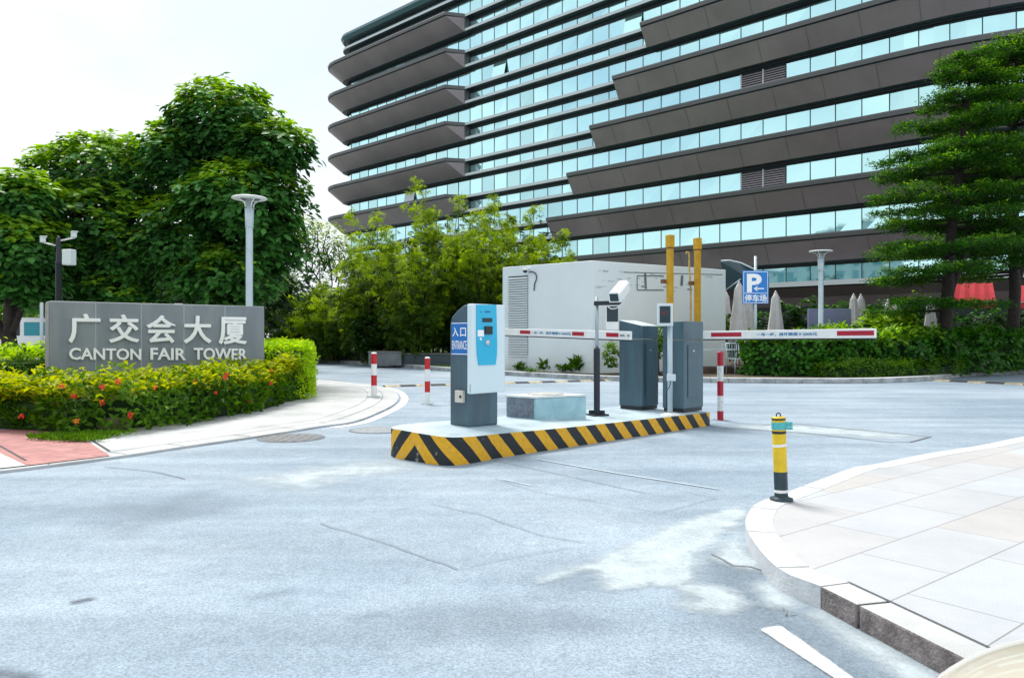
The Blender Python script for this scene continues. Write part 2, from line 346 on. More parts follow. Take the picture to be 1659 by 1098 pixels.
def stripe_mat(name, period, shear, yellow=(.80, .42, .008), black=(.008, .013, .018), duty=.5, apex=None, worn=.5):
    m = bpy.data.materials.new(name); m.use_nodes = True; t = m.node_tree; p = t.nodes['Principled BSDF']
    uv = t.nodes.new('ShaderNodeUVMap'); sp = t.nodes.new('ShaderNodeSeparateXYZ'); t.links.new(uv.outputs[0], sp.inputs[0])
    def M(op, a, b=None, c=None):
        n = t.nodes.new('ShaderNodeMath'); n.operation = op
        for i, v in enumerate((a, b, c)):
            if v is None: continue
            if isinstance(v, (int, float)): n.inputs[i].default_value = v
            else: t.links.new(v, n.inputs[i])
        return n.outputs[0]
    g = t.nodes.new('ShaderNodeNewGeometry')
    nz = t.nodes.new('ShaderNodeTexNoise'); nz.inputs['Scale'].default_value = 7; nz.inputs['Detail'].default_value = 9; nz.inputs['Roughness'].default_value = .7; t.links.new(g.outputs['Position'], nz.inputs['Vector'])
    u = sp.outputs[0]
    if apex is not None: u = M('ABSOLUTE', M('SUBTRACT', u, apex))
    w = M('ADD', u, M('MULTIPLY', sp.outputs[1], shear))
    w = M('ADD', w, M('MULTIPLY', M('SUBTRACT', nz.outputs[0], .5), .03))
    fr = M('FRACT', M('DIVIDE', w, period)); k = M('GREATER_THAN', fr, duty)
    x = t.nodes.new('ShaderNodeMix'); x.data_type = 'RGBA'; t.links.new(k, x.inputs[0]); x.inputs[6].default_value = (*black, 1); x.inputs[7].default_value = (*yellow, 1)
    c = x.outputs[2]
    if worn:
        r = t.nodes.new('ShaderNodeValToRGB'); r.color_ramp.elements[0].position = .60; r.color_ramp.elements[1].position = .66; t.links.new(nz.outputs[0], r.inputs[0])
        # paint is worn where cars clip the nose of the island (small u)
        near = t.nodes.new('ShaderNodeMapRange'); near.inputs['From Min'].default_value = .2; near.inputs['From Max'].default_value = 1.9; near.inputs['To Min'].default_value = worn; near.inputs['To Max'].default_value = worn * .12
        t.links.new(sp.outputs[0], near.inputs[0])
        y = t.nodes.new('ShaderNodeMix'); y.data_type = 'RGBA'; t.links.new(M('MULTIPLY', r.outputs[0], near.outputs[0]), y.inputs[0]); t.links.new(c, y.inputs[6]); y.inputs[7].default_value = (.62, .60, .55, 1); c = y.outputs[2]
        z = t.nodes.new('ShaderNodeMix'); z.data_type = 'RGBA'; z.blend_type = 'MULTIPLY'; z.inputs[0].default_value = .6
        r2 = t.nodes.new('ShaderNodeValToRGB'); r2.color_ramp.elements[0].position = .3; r2.color_ramp.elements[1].position = .6; r2.color_ramp.elements[0].color = (.72, .68, .62, 1)
        n2 = t.nodes.new('ShaderNodeTexNoise'); n2.inputs['Scale'].default_value = 22; n2.inputs['Detail'].default_value = 8; t.links.new(g.outputs['Position'], n2.inputs['Vector']); t.links.new(n2.outputs[0], r2.inputs[0])
        t.links.new(c, z.inputs[6]); t.links.new(r2.outputs[0], z.inputs[7]); c = z.outputs[2]
    t.links.new(c, p.inputs['Base Color']); p.inputs['Roughness'].default_value = .5
    MATS[name] = m

mat('soil', (.10, .075, .05), .9, var=.5, vscale=9, bump=.6)
mat('far_ground', (.22, .24, .22), .9, var=.3, vscale=.3)
mat('grass_turf', (.10, .19, .03), .9, var=.55, vscale=6, bump=.8, bscale=40)
mat('path_concrete', (.53, .545, .56), .8, var=.22, vscale=1.4, bump=.4, bscale=120)
mat('kerb_stone', (.42, .44, .46), .75, var=.45, vscale=3.2, bump=.4)
mat('kerb_top', (.58, .60, .62), .75, var=.2, vscale=3.2)
mat('kerb_granite', (.23, .20, .20), .8, var=.5, vscale=14, bump=.8, bscale=70)
mat('kerb_white', (.60, .62, .65), .6, var=.16, vscale=8, bump=.3)
mat('line_white', (.86, .87, .88), .6, var=.10, vscale=10, bump=.3)
mat('cement_pale', (.54, .62, .67), .75, var=.22, vscale=4, bump=.35, bscale=50)
mat('asphalt_rough', (.13, .175, .23), .8, col2=(.27, .34, .41), vscale=45, bump=.6, bscale=90)
mat('road_scar_dark', (.09, .11, .14), .85, var=.4, vscale=30, bump=.5)
mat('joint_dark', (.07, .075, .085), .9)
mat('joint_mid', (.19, .21, .24), .9)
mat('manhole_iron', (.17, .175, .19), .6, .3, var=.4, vscale=30, bump=.8, bscale=40)
mat('cover_worn', (.27, .30, .33), .7, var=.3, vscale=20, bump=.5)
mat('island_top', (.42, .53, .60), .7, var=.3, vscale=2.2, bump=.3)
mat('sign_concrete', (.19, .22, .25), .6, col2=(.26, .29, .31), vscale=3, streak=.25, bump=.3, bscale=120)
mat('sign_edge', (.33, .30, .32), .7, var=.2, vscale=5)
mat('sign_joint', (.34, .40, .45), .5)
mat('letter_white', (.95, .96, .96), .4)
mat('white_wall', (.70, .78, .82), .7, col2=(.77, .83, .86), vscale=.8, bump=.15)
mat('louvre_white', (.66, .72, .75), .5)
mat('louvre_dark', (.02, .03, .04), .6)
mat('stain', (.17, .22, .24), .8, var=.4, vscale=9)
mat('stain_light', (.55, .63, .67), .8, var=.3, vscale=5)
mat('yellow_pipe', (.62, .34, .01), .42, var=.18, vscale=5)
mat('ochre_pipe', (.60, .40, .10), .5, var=.3, vscale=9)
mat('rust', (.20, .10, .05), .8, var=.5, vscale=14)
mat('orange_post', (.50, .21, .02), .6, var=.35, vscale=7)
mat('cab_grey', (.048, .105, .142), .38, .0, var=.32, vscale=5, streak=.12, spec=.6, coat=.2)
mat('cab_light', (.60, .70, .76), .4)
mat('kiosk_white', (.68, .81, .87), .32, spec=.6, coat=.3)
mat('kiosk_cyan', (.003, .46, .74), .3, coat=.3)
mat('kiosk_blue', (.01, .16, .50), .4)
mat('black', (.012, .016, .02), .4)
mat('dark_screen', (.006, .03, .045), .12)
mat('silver', (.62, .64, .66), .3, .8)
mat('cream_plastic', (.62, .57, .50), .5)
mat('white_paint', (.80, .82, .83), .4, var=.06, vscale=6)
mat('pole_grey', (.48, .58, .64), .35, .2, var=.1, vscale=4)
mat('galv', (.40, .47, .51), .35, .6)
mat('dark_metal', (.016, .022, .034), .4, .2)
mat('red_paint', (.52, .012, .018), .4, var=.15, vscale=20)
mat('red_dark', (.40, .008, .03), .4, var=.1, vscale=20)
mat('white_worn', (.70, .73, .74), .5, var=.22, vscale=18)
mat('bollard_yellow', (.72, .50, .012), .42, var=.12, vscale=14)
mat('bollard_dark', (.02, .045, .06), .5, var=.3, vscale=20)
mat('teal_tape', (.08, .48, .52), .4, var=.3, vscale=40)
mat('blue_sign', (.008, .20, .62), .35)
mat('arm_blue', (.01, .19, .42), .5)
mat('led_dim', (.22, .02, .025), .5)
mat('parasol_cloth', (.62, .61, .62), .85, var=.15, vscale=3, bump=.2, bscale=20)
mat('panel_blue', (.20, .22, .38), .6, var=.15, vscale=2)
mat('awning_red', (.50, .015, .03), .6, var=.2, vscale=3)
mat('awning_teal', (.015, .05, .07), .5)
mat('planter', (.06, .085, .11), .6, var=.25, vscale=2)
mat('planter_light', (.17, .19, .20), .6, var=.25, vscale=2)
mat('bark', (.075, .055, .042), .9, var=.45, vscale=8, bump=.9, bscale=25)
mat('bark_dark', (.035, .028, .024), .9, var=.4, vscale=8, bump=.9, bscale=25)
mat('bamboo_stem', (.16, .17, .04), .6, var=.4, vscale=5)
mat('twig', (.05, .045, .025), .9)
mat('fascia', (.12, .125, .135), .45, .2, var=.1, vscale=.5)
mat('fascia_seam', (.09, .08, .09), .5)
mat('fascia_teal', (.05, .12, .14), .3, .5)
mat('soffit', (.255, .228, .245), .42, .25, var=.18, vscale=.22, spec=.4)
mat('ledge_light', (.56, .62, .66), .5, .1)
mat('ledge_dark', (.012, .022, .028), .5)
mat('mullion', (.02, .05, .06), .4)
mat('facade_dark', (.01, .02, .025), .6)
mat('louvre_brown', (.34, .31, .34), .5)
mat('van_white', (.78, .80, .82), .3, coat=.5)
mat('van_glass', (.01, .015, .02), .08)
mat('van_glass_blue', (.02, .28, .36), .1)
mat('tyre', (.015, .015, .015), .8)
mat('car_cream', (.66, .61, .52), .22, .15, coat=.8)
mat('rock', (.16, .12, .10), .9, var=.5, vscale=20, bump=.8)
mat('opp_white', (.34, .44, .46), .7, var=.1, vscale=.4)
mat('opp_teal', (.02, .20, .24), .25)
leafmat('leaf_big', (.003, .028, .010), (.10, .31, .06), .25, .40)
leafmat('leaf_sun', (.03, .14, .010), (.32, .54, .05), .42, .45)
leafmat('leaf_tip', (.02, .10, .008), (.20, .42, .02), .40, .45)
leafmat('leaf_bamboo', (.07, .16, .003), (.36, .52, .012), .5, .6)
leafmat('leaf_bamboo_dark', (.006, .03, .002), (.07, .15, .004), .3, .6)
leafmat('leaf_mantaly', (.003, .034, .006), (.05, .18, .012), .30, .5)
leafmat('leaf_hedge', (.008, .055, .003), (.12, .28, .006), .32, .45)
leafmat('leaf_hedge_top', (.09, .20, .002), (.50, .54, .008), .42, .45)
leafmat('leaf_ylw', (.14, .36, .002), (.50, .70, .008), .45, .5)
leafmat('leaf_shrub', (.004, .045, .006), (.06, .23, .012), .30, .42)
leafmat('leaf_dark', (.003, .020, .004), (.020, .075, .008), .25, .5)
mat('flower_red', (.72, .055, .015), .6, rnd=.3)
mat('flower_orange', (.80, .22, .02), .6, rnd=.3)

def glass_mat(name, col, rough=.03, metal=.85):
    m = bpy.data.materials.new(name); m.use_nodes = True; t = m.node_tree; p = t.nodes['Principled BSDF']
    g = t.nodes.new('ShaderNodeNewGeometry'); h = t.nodes.new('ShaderNodeHueSaturation'); mr = t.nodes.new('ShaderNodeMapRange')
    mr.inputs['To Min'].default_value = .78; mr.inputs['To Max'].default_value = 1.08
    t.links.new(g.outputs['Random Per Island'], mr.inputs[0]); t.links.new(mr.outputs[0], h.inputs['Value']); h.inputs['Color'].default_value = (*col, 1)
    t.links.new(h.outputs[0], p.inputs['Base Color']); p.inputs['Metallic'].default_value = metal; p.inputs['Roughness'].default_value = rough
    MATS[name] = m
glass_mat('tower_glass', (.62, .97, 1.0))

# ------------------------------------------------------------------ ground and roads
def sheet(name, poly, z, m, thick=0.0):
    mb = MB()
    if thick: mb.prism([(p[0], p[1]) for p in poly], z - thick, z)
    else:
        n = len(poly); a = sum(poly[i][0] * poly[(i + 1) % n][1] - poly[(i + 1) % n][0] * poly[i][1] for i in range(n))
        if a < 0: poly = poly[::-1]
        mb.add([(p[0], p[1], z) for p in poly], [tuple(range(n))])
    return structure(mb.build(name, m))
def smooth(pts, n=6):
    """Catmull-Rom through points"""
    P = [Vector(p) for p in pts]; o = []
    for i in range(len(P) - 1):
        a, b, c, d = P[max(i - 1, 0)], P[i], P[i + 1], P[min(i + 2, len(P) - 1)]
        for k in range(n):
            t = k / n; o.append(.5 * ((2 * b) + (c - a) * t + (2 * a - 5 * b + 4 * c - d) * t * t + (3 * b - a - 3 * c + d) * t ** 3))
    return o + [P[-1]]
def offset(pts, d):
    """shift a flat polyline sideways (left of travel is positive)"""
    o = []
    for i, p in enumerate(pts):
        t = (pts[min(i + 1, len(pts) - 1)] - pts[max(i - 1, 0)]); t.z = 0; t.normalize(); o.append(p + Vector((-t.y, t.x, 0)) * d)
    return o
def ribbon(mb, pts, w, z, m=0):
    a, b = offset(pts, w / 2), offset(pts, -w / 2); n = len(pts)
    mb.add([(p.x, p.y, z) for p in a] + [(p.x, p.y, z) for p in b], [(i, n + i, n + i + 1, i + 1) for i in range(n - 1)], m)

mb = MB(); mb.add([(-500, -60, 0), (500, -60, 0), (500, 700, 0), (-500, 700, 0)], [(0, 1, 2, 3)]); structure(mb.build('ground', 'far_ground'))
sheet('road', [(-60, -12, 0), (60, -12, 0), (60, 42, 0), (-60, 42, 0)], .004, 'worn_asphalt')

# far kerb and beds behind the road
KERB = smooth([(-60, 47, 0), (-30, 41, 0)] + [tuple(gp(*p)) for p in ((480, 587), (728, 602), (814, 608), (958, 616), (1067, 619), (1180, 620.5), (1380, 621.5), (1510, 617), (1659, 606))] + [(34, 29, 0), (60, 38, 0)], 5)
def kerb(name, line, w, h, m, mtop, side=1, block=1.0):
    """kerb with a joint every block metres (real 8 mm gaps)"""
    mb = MB(); a = line; b = offset(line, w * side)
    run = 0; 
    for i in range(len(a) - 1):
        L = (a[i + 1] - a[i]).length; k = max(1, round(L / block)); 
        for j in range(k):
            t0, t1 = j / k + .004 / L, (j + 1) / k - .004 / L
            p = [a[i].lerp(a[i + 1], t0), a[i].lerp(a[i + 1], t1), b[i].lerp(b[i + 1], t1), b[i].lerp(b[i + 1], t0)]
            mb.prism([(q.x, q.y) for q in p], 0.0, h, 0, 1)
    return structure(mb.build(name, [m, mtop], bevel=.012))
kerb('far_kerb', KERB, .30, .14, 'kerb_stone', 'kerb_top')
bed = offset(KERB, .31)
i_split = min(range(len(bed)), key=lambda i: abs(bed[i].x - gp(775, 605).x))
sheet('lawn_bed', [tuple(p) for p in bed[:i_split + 1]] + [(bed[i_split].x + 8, 60, 0), (-60, 75, 0)], .115, 'grass_turf', .1)
sheet('soil_bed', [tuple(p) for p in bed[i_split:]] + [(60, 90, 0), (bed[i_split].x + 8, 60, 0)], .117, 'soil', .1)

# left footway: kerb strip, pale path, red pavers
LE = [gp(*p) for p in ((-700, 860), (-300, 805), (0, 768), (180, 745), (300, 727), (430, 708), (516, 694), (571, 686), (607, 673), (637, 658), (646, 645), (636, 634), (610, 627), (560, 621), (515, 616.5), (440, 612), (330, 606))]
LES = smooth([tuple(p) for p in LE], 5)
sheet('left_footway', [tuple(p) for p in LES] + [(-30, 26, 0), (-30, 6, 0)], .032, 'path_concrete', .032)
mb = MB(); st = [p for p in LES if p.y > 7.6]
ribbon(mb, offset(LES[31:60], -.12), .14, .0085); structure(mb.build('road_edge_line', 'line_white'))
mb = MB(); ribbon(mb, offset(LES, .32), .012, .0362); ribbon(mb, offset(LES[25:62], .62), .009, .0362)
for i in range(8, 60, 4):
    a, b = offset(LES, .02)[i], offset(LES, .31)[i]; ribbon(mb, [a, b], .012, .0365)
structure(mb.build('kerb_joints', 'joint_mid'))
RP = [gp(*p, .05) for p in ((-700, 812), (-300, 778), (42, 752), (178, 736), (140, 712), (70, 695), (-300, 690), (-700, 700))]
sheet('red_brick_pavement', RP, .0405, 'red_paver')
mb = MB(); ribbon(mb, [gp(178, 736.5), gp(138, 711)], .02, .0425); ribbon(mb, [gp(-20, 745), gp(0, 728), gp(42, 752.5)], .025, .0432); structure(mb.build('paving_seams', 'joint_dark'))
sheet('grey_kerb_tiles', [gp(*p, .05) for p in ((-260, 785), (42, 752), (-5, 730), (-300, 752))], .0425, 'kerb_top')
for nm, (px, py, r) in {'a': (472, 710, .36), 'b': (612, 697, .34)}.items():
    c = gp(px, py)
    mb = MB(); mb.cyl((c.x, c.y, .002), r, .009, 32); mb.lathe((c.x, c.y, .002), [(r * 1.0, .0), (r * 1.12, 0), (r * 1.12, .0075), (r * 1.0, .0075)], 32, 1, cap=False)
    if nm == 'a':
        for k in range(-3, 4): mb.box((c.x + k * .11, c.y, .0125), (.05, 2 * math.sqrt(max(.01, (r * .9) ** 2 - (k * .11) ** 2)), .003))
    tag(mb.build('manhole_cover', ['manhole_iron' if nm == 'a' else 'cover_worn', 'joint_mid']), 'round ribbed iron manhole cover beside the white edge line' if nm == 'a' else 'flat round manhole cover just left of the striped island nose', 'manhole cover')

# right footway with painted and granite kerb
RT = [(1900, 672), (1760, 690), (1658, 706.7), (1588, 721), (1504, 734), (1421, 750.6), (1383, 756.8), (1325, 777.7), (1275, 796.4), (1229, 813), (1212.6, 829.8), (1208, 848.6), (1219, 873.6), (1246, 907), (1275, 928), (1306, 940), (1329, 948.7)]
ZP = .11
RTW = [gp(x, y, ZP) for x, y in RT]; RS = smooth([tuple(p) for p in RTW], 4)
g0, g1 = gp(1329, 948.7, ZP), gp(1500, 1034, ZP); gd = (g1 - g0).normalized()
GR = [g0 + gd * k for k in (0, .25, .94, 1.6, 2.3, 3.0, 3.7, 4.4)]
poly = [tuple(p) for p in RS] + [tuple(p) for p in GR[1:]] + [(14, -6, 0), (30, -6, 0), (30, 20, 0)]
def inset_line(line, d): return offset(line, -d)     # the footway lies on the right of travel? sign fixed below
sgn = 1 if (offset(RS, .2)[30] - Vector((3.5, 5.0, 0))).length < (offset(RS, -.2)[30] - Vector((3.5, 5.0, 0))).length else -1
RS_in, GR_in = offset(RS, .16 * sgn), offset(GR, .16 * sgn)
cor = RS_in[:-1] + [(RS_in[-1] + GR_in[0]) / 2] + GR_in[1:]
sheet('right_footway', [tuple(p) for p in cor] + [(14, -6, 0), (30, -6, 0), (30, 20, 0)], ZP - .003, 'slab_paving', .1)
mb = MB(); n = len(RS)
for i in range(n - 1):
    q = [RS[i], RS[i + 1], cor[i + 1], cor[i]]; mb.prism([(p.x, p.y) for p in q], 0, ZP)
o = structure(mb.build('painted_kerb', 'kerb_white', bevel=0))
mb = MB()
for i in range(22, n - 3, 8): ribbon(mb, [RS[i], cor[i]], .007, ZP + .003)
structure(mb.build('kerb_seams', 'joint_mid'))
mb = MB(); L1 = offset(GR, .16 * sgn); L1[0] = cor[n - 1]
for i in range(len(GR) - 1):
    a, b = GR[i], GR[i + 1]; u = (b - a).normalized() * .006
    q = [a + u, b - u, L1[i + 1] - u, L1[i] + u]; mb.prism([(p.x, p.y) for p in q], 0, ZP + .001, 0, 1)
structure(mb.build('granite_kerb', ['kerb_granite', 'path_concrete'], bevel=.01))
mb = MB(); ribbon(mb, [cor[n - 1] + gd * .0, cor[n - 1] + gd * 2.4], .012, ZP + .0035); structure(mb.build('kerb_gap', 'joint_dark'))

# ragged pale cement, white stripe, seams
def ragged(pts, amp, seed, n=7):
    r = random.Random(seed); o = []
    for i in range(len(pts)):
        a, b = Vector(pts[i]), Vector(pts[(i + 1) % len(pts)]); d = b - a; nn = Vector((-d.y, d.x, 0)).normalized() if d.length else Vector((0, 0, 0))
        for k in range(n):
            t = k / n; p = a + d * t
            o.append(p + nn * (mnoise.noise(p * 9 + Vector((seed, 0, 0))) * amp + mnoise.noise(p * 31) * amp * .5))
    return o
def pt_seg(P, a, b):
    d = b - a; t = np.clip(((P - a) @ d) / (d @ d + 1e-12), 0, 1); return np.linalg.norm(P - (a + t[:, None] * d), axis=1)
def patch(name, px, z, m, amp, seed, soft=.10):
    """thin worn coat on the road: fine grid, its border dissolves where the distance to the outline meets noise"""
    Q = np.array([tuple(gp(*p))[:2] for p in px]); lo, hi = Q.min(0) - amp - .1, Q.max(0) + amp + .1; h = max(.03, min(.08, (hi - lo).max() / 90)); nx, ny = [int(v) + 2 for v in (hi - lo) / h]
    X, Y = np.meshgrid(np.arange(nx), np.arange(ny)); G = np.c_[lo[0] + X.ravel() * h, lo[1] + Y.ravel() * h]; ins = np.zeros(len(G), bool); dist = np.full(len(G), 1e9)
    for i in range(len(Q)):
        a, b = Q[i], Q[(i + 1) % len(Q)]; dist = np.minimum(dist, pt_seg(G, a, b))
        cr = ((a[1] > G[:, 1]) != (b[1] > G[:, 1])); xs = a[0] + (G[:, 1] - a[1]) / (b[1] - a[1] + 1e-12) * (b[0] - a[0]); ins ^= cr & (G[:, 0] < xs)
    sd = np.where(ins, dist, -dist); me = bpy.data.meshes.new(name)
    fs = [(y * nx + x, y * nx + x + 1, (y + 1) * nx + x + 1, (y + 1) * nx + x) for y in range(ny - 1) for x in range(nx - 1) if max(sd[y * nx + x], sd[(y + 1) * nx + x + 1], sd[y * nx + x + 1]) > -amp * 1.6 - .05]
    used = sorted(set(i for f in fs for i in f)); mp_ = {u: i for i, u in enumerate(used)}
    me.from_pydata([(G[u, 0], G[u, 1], z) for u in used], [], [tuple(mp_[i] for i in f) for f in fs]); at_ = me.attributes.new('edge', 'FLOAT', 'POINT'); at_.data.foreach_set('value', sd[used].astype(np.float32))
    key = m + '_worn_%d' % int(amp * 1000 + soft * 10)
    if key not in MATS:
        mm = MATS[m].copy(); MATS[key] = mm; t = mm.node_tree; p = t.nodes['Principled BSDF']
        an = t.nodes.new('ShaderNodeAttribute'); an.attribute_name = 'edge'; g = t.nodes.new('ShaderNodeNewGeometry')
        n1 = t.nodes.new('ShaderNodeTexNoise'); n1.inputs['Scale'].default_value = 3.5; n1.inputs['Detail'].default_value = 12; n1.inputs['Roughness'].default_value = .72; t.links.new(g.outputs['Position'], n1.inputs['Vector'])
        a1 = t.nodes.new('ShaderNodeMath'); a1.operation = 'MULTIPLY_ADD'; a1.inputs[1].default_value = amp * 7; a1.inputs[2].default_value = -amp * 3.5 + amp * .45; t.links.new(n1.outputs[0], a1.inputs[0])
        a2 = t.nodes.new('ShaderNodeMath'); a2.operation = 'ADD'; t.links.new(an.outputs['Fac'], a2.inputs[0]); t.links.new(a1.outputs[0], a2.inputs[1])
        r = t.nodes.new('ShaderNodeMapRange'); r.inputs['From Min'].default_value = -soft * .1; r.inputs['From Max'].default_value = soft; r.inputs['To Max'].default_value = .97 if amp < .02 else .80; t.links.new(a2.outputs[0], r.inputs[0])
        n2 = t.nodes.new('ShaderNodeTexNoise'); n2.inputs['Scale'].default_value = 60; n2.inputs['Detail'].default_value = 4; t.links.new(g.outputs['Position'], n2.inputs['Vector'])
        r2 = t.nodes.new('ShaderNodeMapRange'); r2.inputs['From Min'].default_value = .35; r2.inputs['From Max'].default_value = .5; r2.inputs['To Min'].default_value = .80; t.links.new(n2.outputs[0], r2.inputs[0])
        mu = t.nodes.new('ShaderNodeMath'); mu.operation = 'MULTIPLY'; t.links.new(r.outputs[0], mu.inputs[0]); t.links.new(r2.outputs[0], mu.inputs[1]); t.links.new(mu.outputs[0], p.inputs['Alpha'])
    me.materials.append(MATS[key]); o = bpy.data.objects.new(name, me); COL.objects.link(o); return structure(o)
patch('rough_asphalt', [(1135, 900), (1205, 890), (1250, 925), (1330, 985), (1480, 1090), (1560, 1180), (1330, 1200), (1250, 1060), (1150, 1010), (1100, 960)], .0062, 'asphalt_rough', .10, 21, .5)
patch('rough_asphalt', [(640, 1000), (800, 975), (900, 985), (960, 1010), (820, 1030), (700, 1025)], .0062, 'asphalt_rough', .16, 22, .9)
patch('rough_asphalt', [(880, 945), (960, 925), (1000, 960), (900, 985)], .0061, 'asphalt_rough', .12, 23, .9)
patch('rough_asphalt', [(120, 830), (330, 800), (380, 830), (200, 860)], .0061, 'asphalt_rough', .2, 24, 1.2)
patch('road_scar', [(112, 975), (150, 968), (156, 972), (118, 981)], .0064, 'road_scar_dark', .012, 25, .05)
patch('road_scar', [(395, 968), (470, 955), (480, 960), (410, 975)], .0064, 'road_scar_dark', .02, 26, .3)
patch('road_scar', [(560, 1002), (620, 992), (630, 998), (575, 1010)], .0064, 'road_scar_dark', .02, 27, .3)
patch('road_scar', [(0, 1078), (60, 1098), (30, 1110), (-30, 1100)], .0064, 'road_scar_dark', .03, 28, .1)
patch('cement_spill', [(1215, 815), (1120, 840), (1000, 888), (900, 928), (866, 948), (955, 930), (980, 960), (1050, 952), (1130, 970), (1090, 985), (1175, 1003), (1215, 990), (1200, 960), (1130, 945), (1150, 915), (1140, 900), (1175, 868), (1207, 852)], .0085, 'cement_pale', .05, 3)
patch('cement_spill', [(1200, 852), (1170, 880), (1140, 905), (1190, 925), (1245, 930), (1240, 912), (1212, 885)], .0088, 'cement_pale', .03, 5)
patch('cement_spill', [(1205, 945), (1255, 940), (1310, 985), (1290, 995), (1240, 985)], .0086, 'cement_pale', .03, 6)
patch('cement_gutter', [(1290, 995), (1332, 985), (1500, 1078), (1620, 1140), (1560, 1160), (1430, 1090)], .0087, 'cement_pale', .03, 7)
patch('pale_road_patch', [(370, 777), (440, 765), (560, 748), (650, 748), (720, 760), (640, 770), (560, 780), (500, 802), (420, 792)], .0083, 'cement_pale', .15, 9, .5)
patch('pale_road_patch', [(1160, 690), (1250, 686), (1400, 695), (1500, 706), (1480, 716), (1380, 709), (1250, 702)], .0083, 'cement_pale', .12, 11, .4)
patch('lane_stripe', [(1228, 1021), (1265, 1016), (1378, 1098), (1510, 1200), (1500, 1215), (1345, 1098)], .0112, 'line_white', .004, 4, .012)
mb = MB(); mk = MB()
def crack(mbx, pts, w, seed, amp=.02):
    r = random.Random(seed); P = [gp(*p) for p in pts]; Q = []
    for i in range(len(P) - 1):
        k = max(2, int((P[i + 1] - P[i]).length / .12))
        for j in range(k):
            p = P[i].lerp(P[i + 1], j / k); Q.append(p + Vector((mnoise.noise(p * 5) * amp, mnoise.noise(p * 5 + Vector((7, 0, 0))) * amp, 0)))
    Q.append(P[-1]); ribbon(mbx, Q, w, .0125)
crack(mb, [(800, 747), (900, 768), (1045, 800)], .009, 1, .01); crack(mb, [(518, 850), (600, 873), (740, 924)], .007, 2)
crack(mb, [(700, 818), (780, 835), (860, 865), (945, 880)], .006, 3); crack(mb, [(518, 850), (600, 832), (700, 818)], .003, 4)
crack(mb, [(740, 924), (830, 905), (920, 890)], .004, 5); crack(mb, [(800, 776), (870, 798), (1070, 832), (1160, 808), (1100, 796)], .005, 6, .01)
crack(mb, [(1170, 694), (1300, 702), (1440, 717), (1475, 717), (1508, 708), (1400, 698), (1290, 687), (1235, 690)], .03, 7, .01)
crack(mb, [(1150, 900), (1190, 918), (1215, 921), (1246, 934), (1280, 960), (1318, 980)], .012, 8, .03); crack(mb, [(1262, 985), (1275, 1000), (1290, 997)], .008, 18, .04)
crack(mb, [(170, 757), (250, 765), (300, 777)], .012, 10)
structure(mb.build('road_cracks', 'joint_mid'))
crack(mk, [(870, 745), (1000, 768), (1165, 794)], .022, 11, .0); crack(mk, [(815, 778), (860, 788)], .012, 12, .0)
crack(mk, [(565, 605), (640, 611)], .10, 13, 0); crack(mk, [(520, 614), (655, 619)], .10, 14, 0)
structure(mk.build('worn_road_lines', 'cement_pale'))

def speed_bump(a, b, label, n):
    mb = MB(); d = (b - a); L = d.length; u = d.normalized(); w = Vector((-u.y, u.x, 0))
    for i in range(n):
        p = a + u * (L * i / n) + u * .005; q = a + u * (L * (i + 1) / n) - u * .005
        prof = [(-.17, .0), (-.12, .035), (0, .05), (.12, .035), (.17, 0)]
        vs = [p + w * x + Vector((0, 0, z)) for x, z in prof] + [q + w * x + Vector((0, 0, z)) for x, z in prof]
        mb.add(vs, [(k, k + 1, k + 6, k + 5) for k in range(4)] + [(0, 5, 9, 4), (4, 3, 2, 1, 0), (5, 6, 7, 8, 9)], i % 2)
    tag(mb.build('speed_bump', ['bump_yellow', 'bump_black']), label, 'speed bump')
mat('kiosk_box', (.64, .72, .76), .4)
mat('bump_yellow', (.62, .54, .36), .7, col2=(.20, .18, .14), vscale=12)
mat('bump_black', (.05, .055, .06), .8, var=.5, vscale=12)
speed_bump(gp(622, 627), gp(1015, 616), 'worn yellow and black speed bump across the lane behind the ticket machine', 18)
speed_bump(gp(1515, 617), gp(1800, 630), 'worn yellow and black speed bump at far right below the hedge', 9)

# ------------------------------------------------------------------ tower
TH, TD = 0.75968, 58.02
tS, tC = math.sin(TH), math.cos(TH)
Tt, Tn, Tf = Vector((tC, -tS, 0)), Vector((-tS, -tC, 0)), Vector((TD * tS, TD * tC, 0))
def s_of(px, n=0.0):
    r = ray(px); Y = (TD - n) / (tC + tS * r); return (Vector((r * Y, Y, 0)) - Tf).dot(Tt)
S_L, S_C = s_of(558), s_of(1455)
RL, RC, DEEP = 1.6, 22.0, 26.0
def pathpt(s, n):
    """a point of the facade: s along the front, n metres proud; the front turns away past S_C and at the left end"""
    if s > S_C:
        a = (s - S_C) / RC; a2 = min(a, math.pi / 2); c = Tf + Tt * S_C - Tn * RC
        p = c + (Tn * math.cos(a2) + Tt * math.sin(a2)) * (RC + n)
        if a > a2: p -= Tn * (a - a2) * RC
        return p
    s1 = S_L + RL
    if s < s1:
        a = (s1 - s) / RL; a2 = min(a, math.pi / 2); c = Tf + Tt * s1 - Tn * RL
        p = c + (Tn * math.cos(a2) - Tt * math.sin(a2)) * (RL + n)
        if a > a2: p -= Tn * (a - a2) * RL
        return p
    return Tf + Tt * s + Tn * n
def srange(a, b):
    xs = [a]; brk = sorted(set([a, b, S_L + RL - RL * math.pi / 2, S_L + RL, S_C, S_C + RC * math.pi / 2] + [S_L + RL - RL * math.pi / 2 * k / 6 for k in range(7)] + [S_C + RC * math.pi / 2 * k / 22 for k in range(23)]))
    return [x for x in brk if a <= x <= b]
SA, SB = S_L + RL - RL * math.pi / 2 - 18, S_C + RC * math.pi / 2 + 20
def ZK(k): return 8.83 + 4.0 * k if k >= 0 else 5.35
tower = thing('office_tower', pathpt(0, 0), 'tall glass office block with dark projecting sunshade bands and rounded ends', 'building')
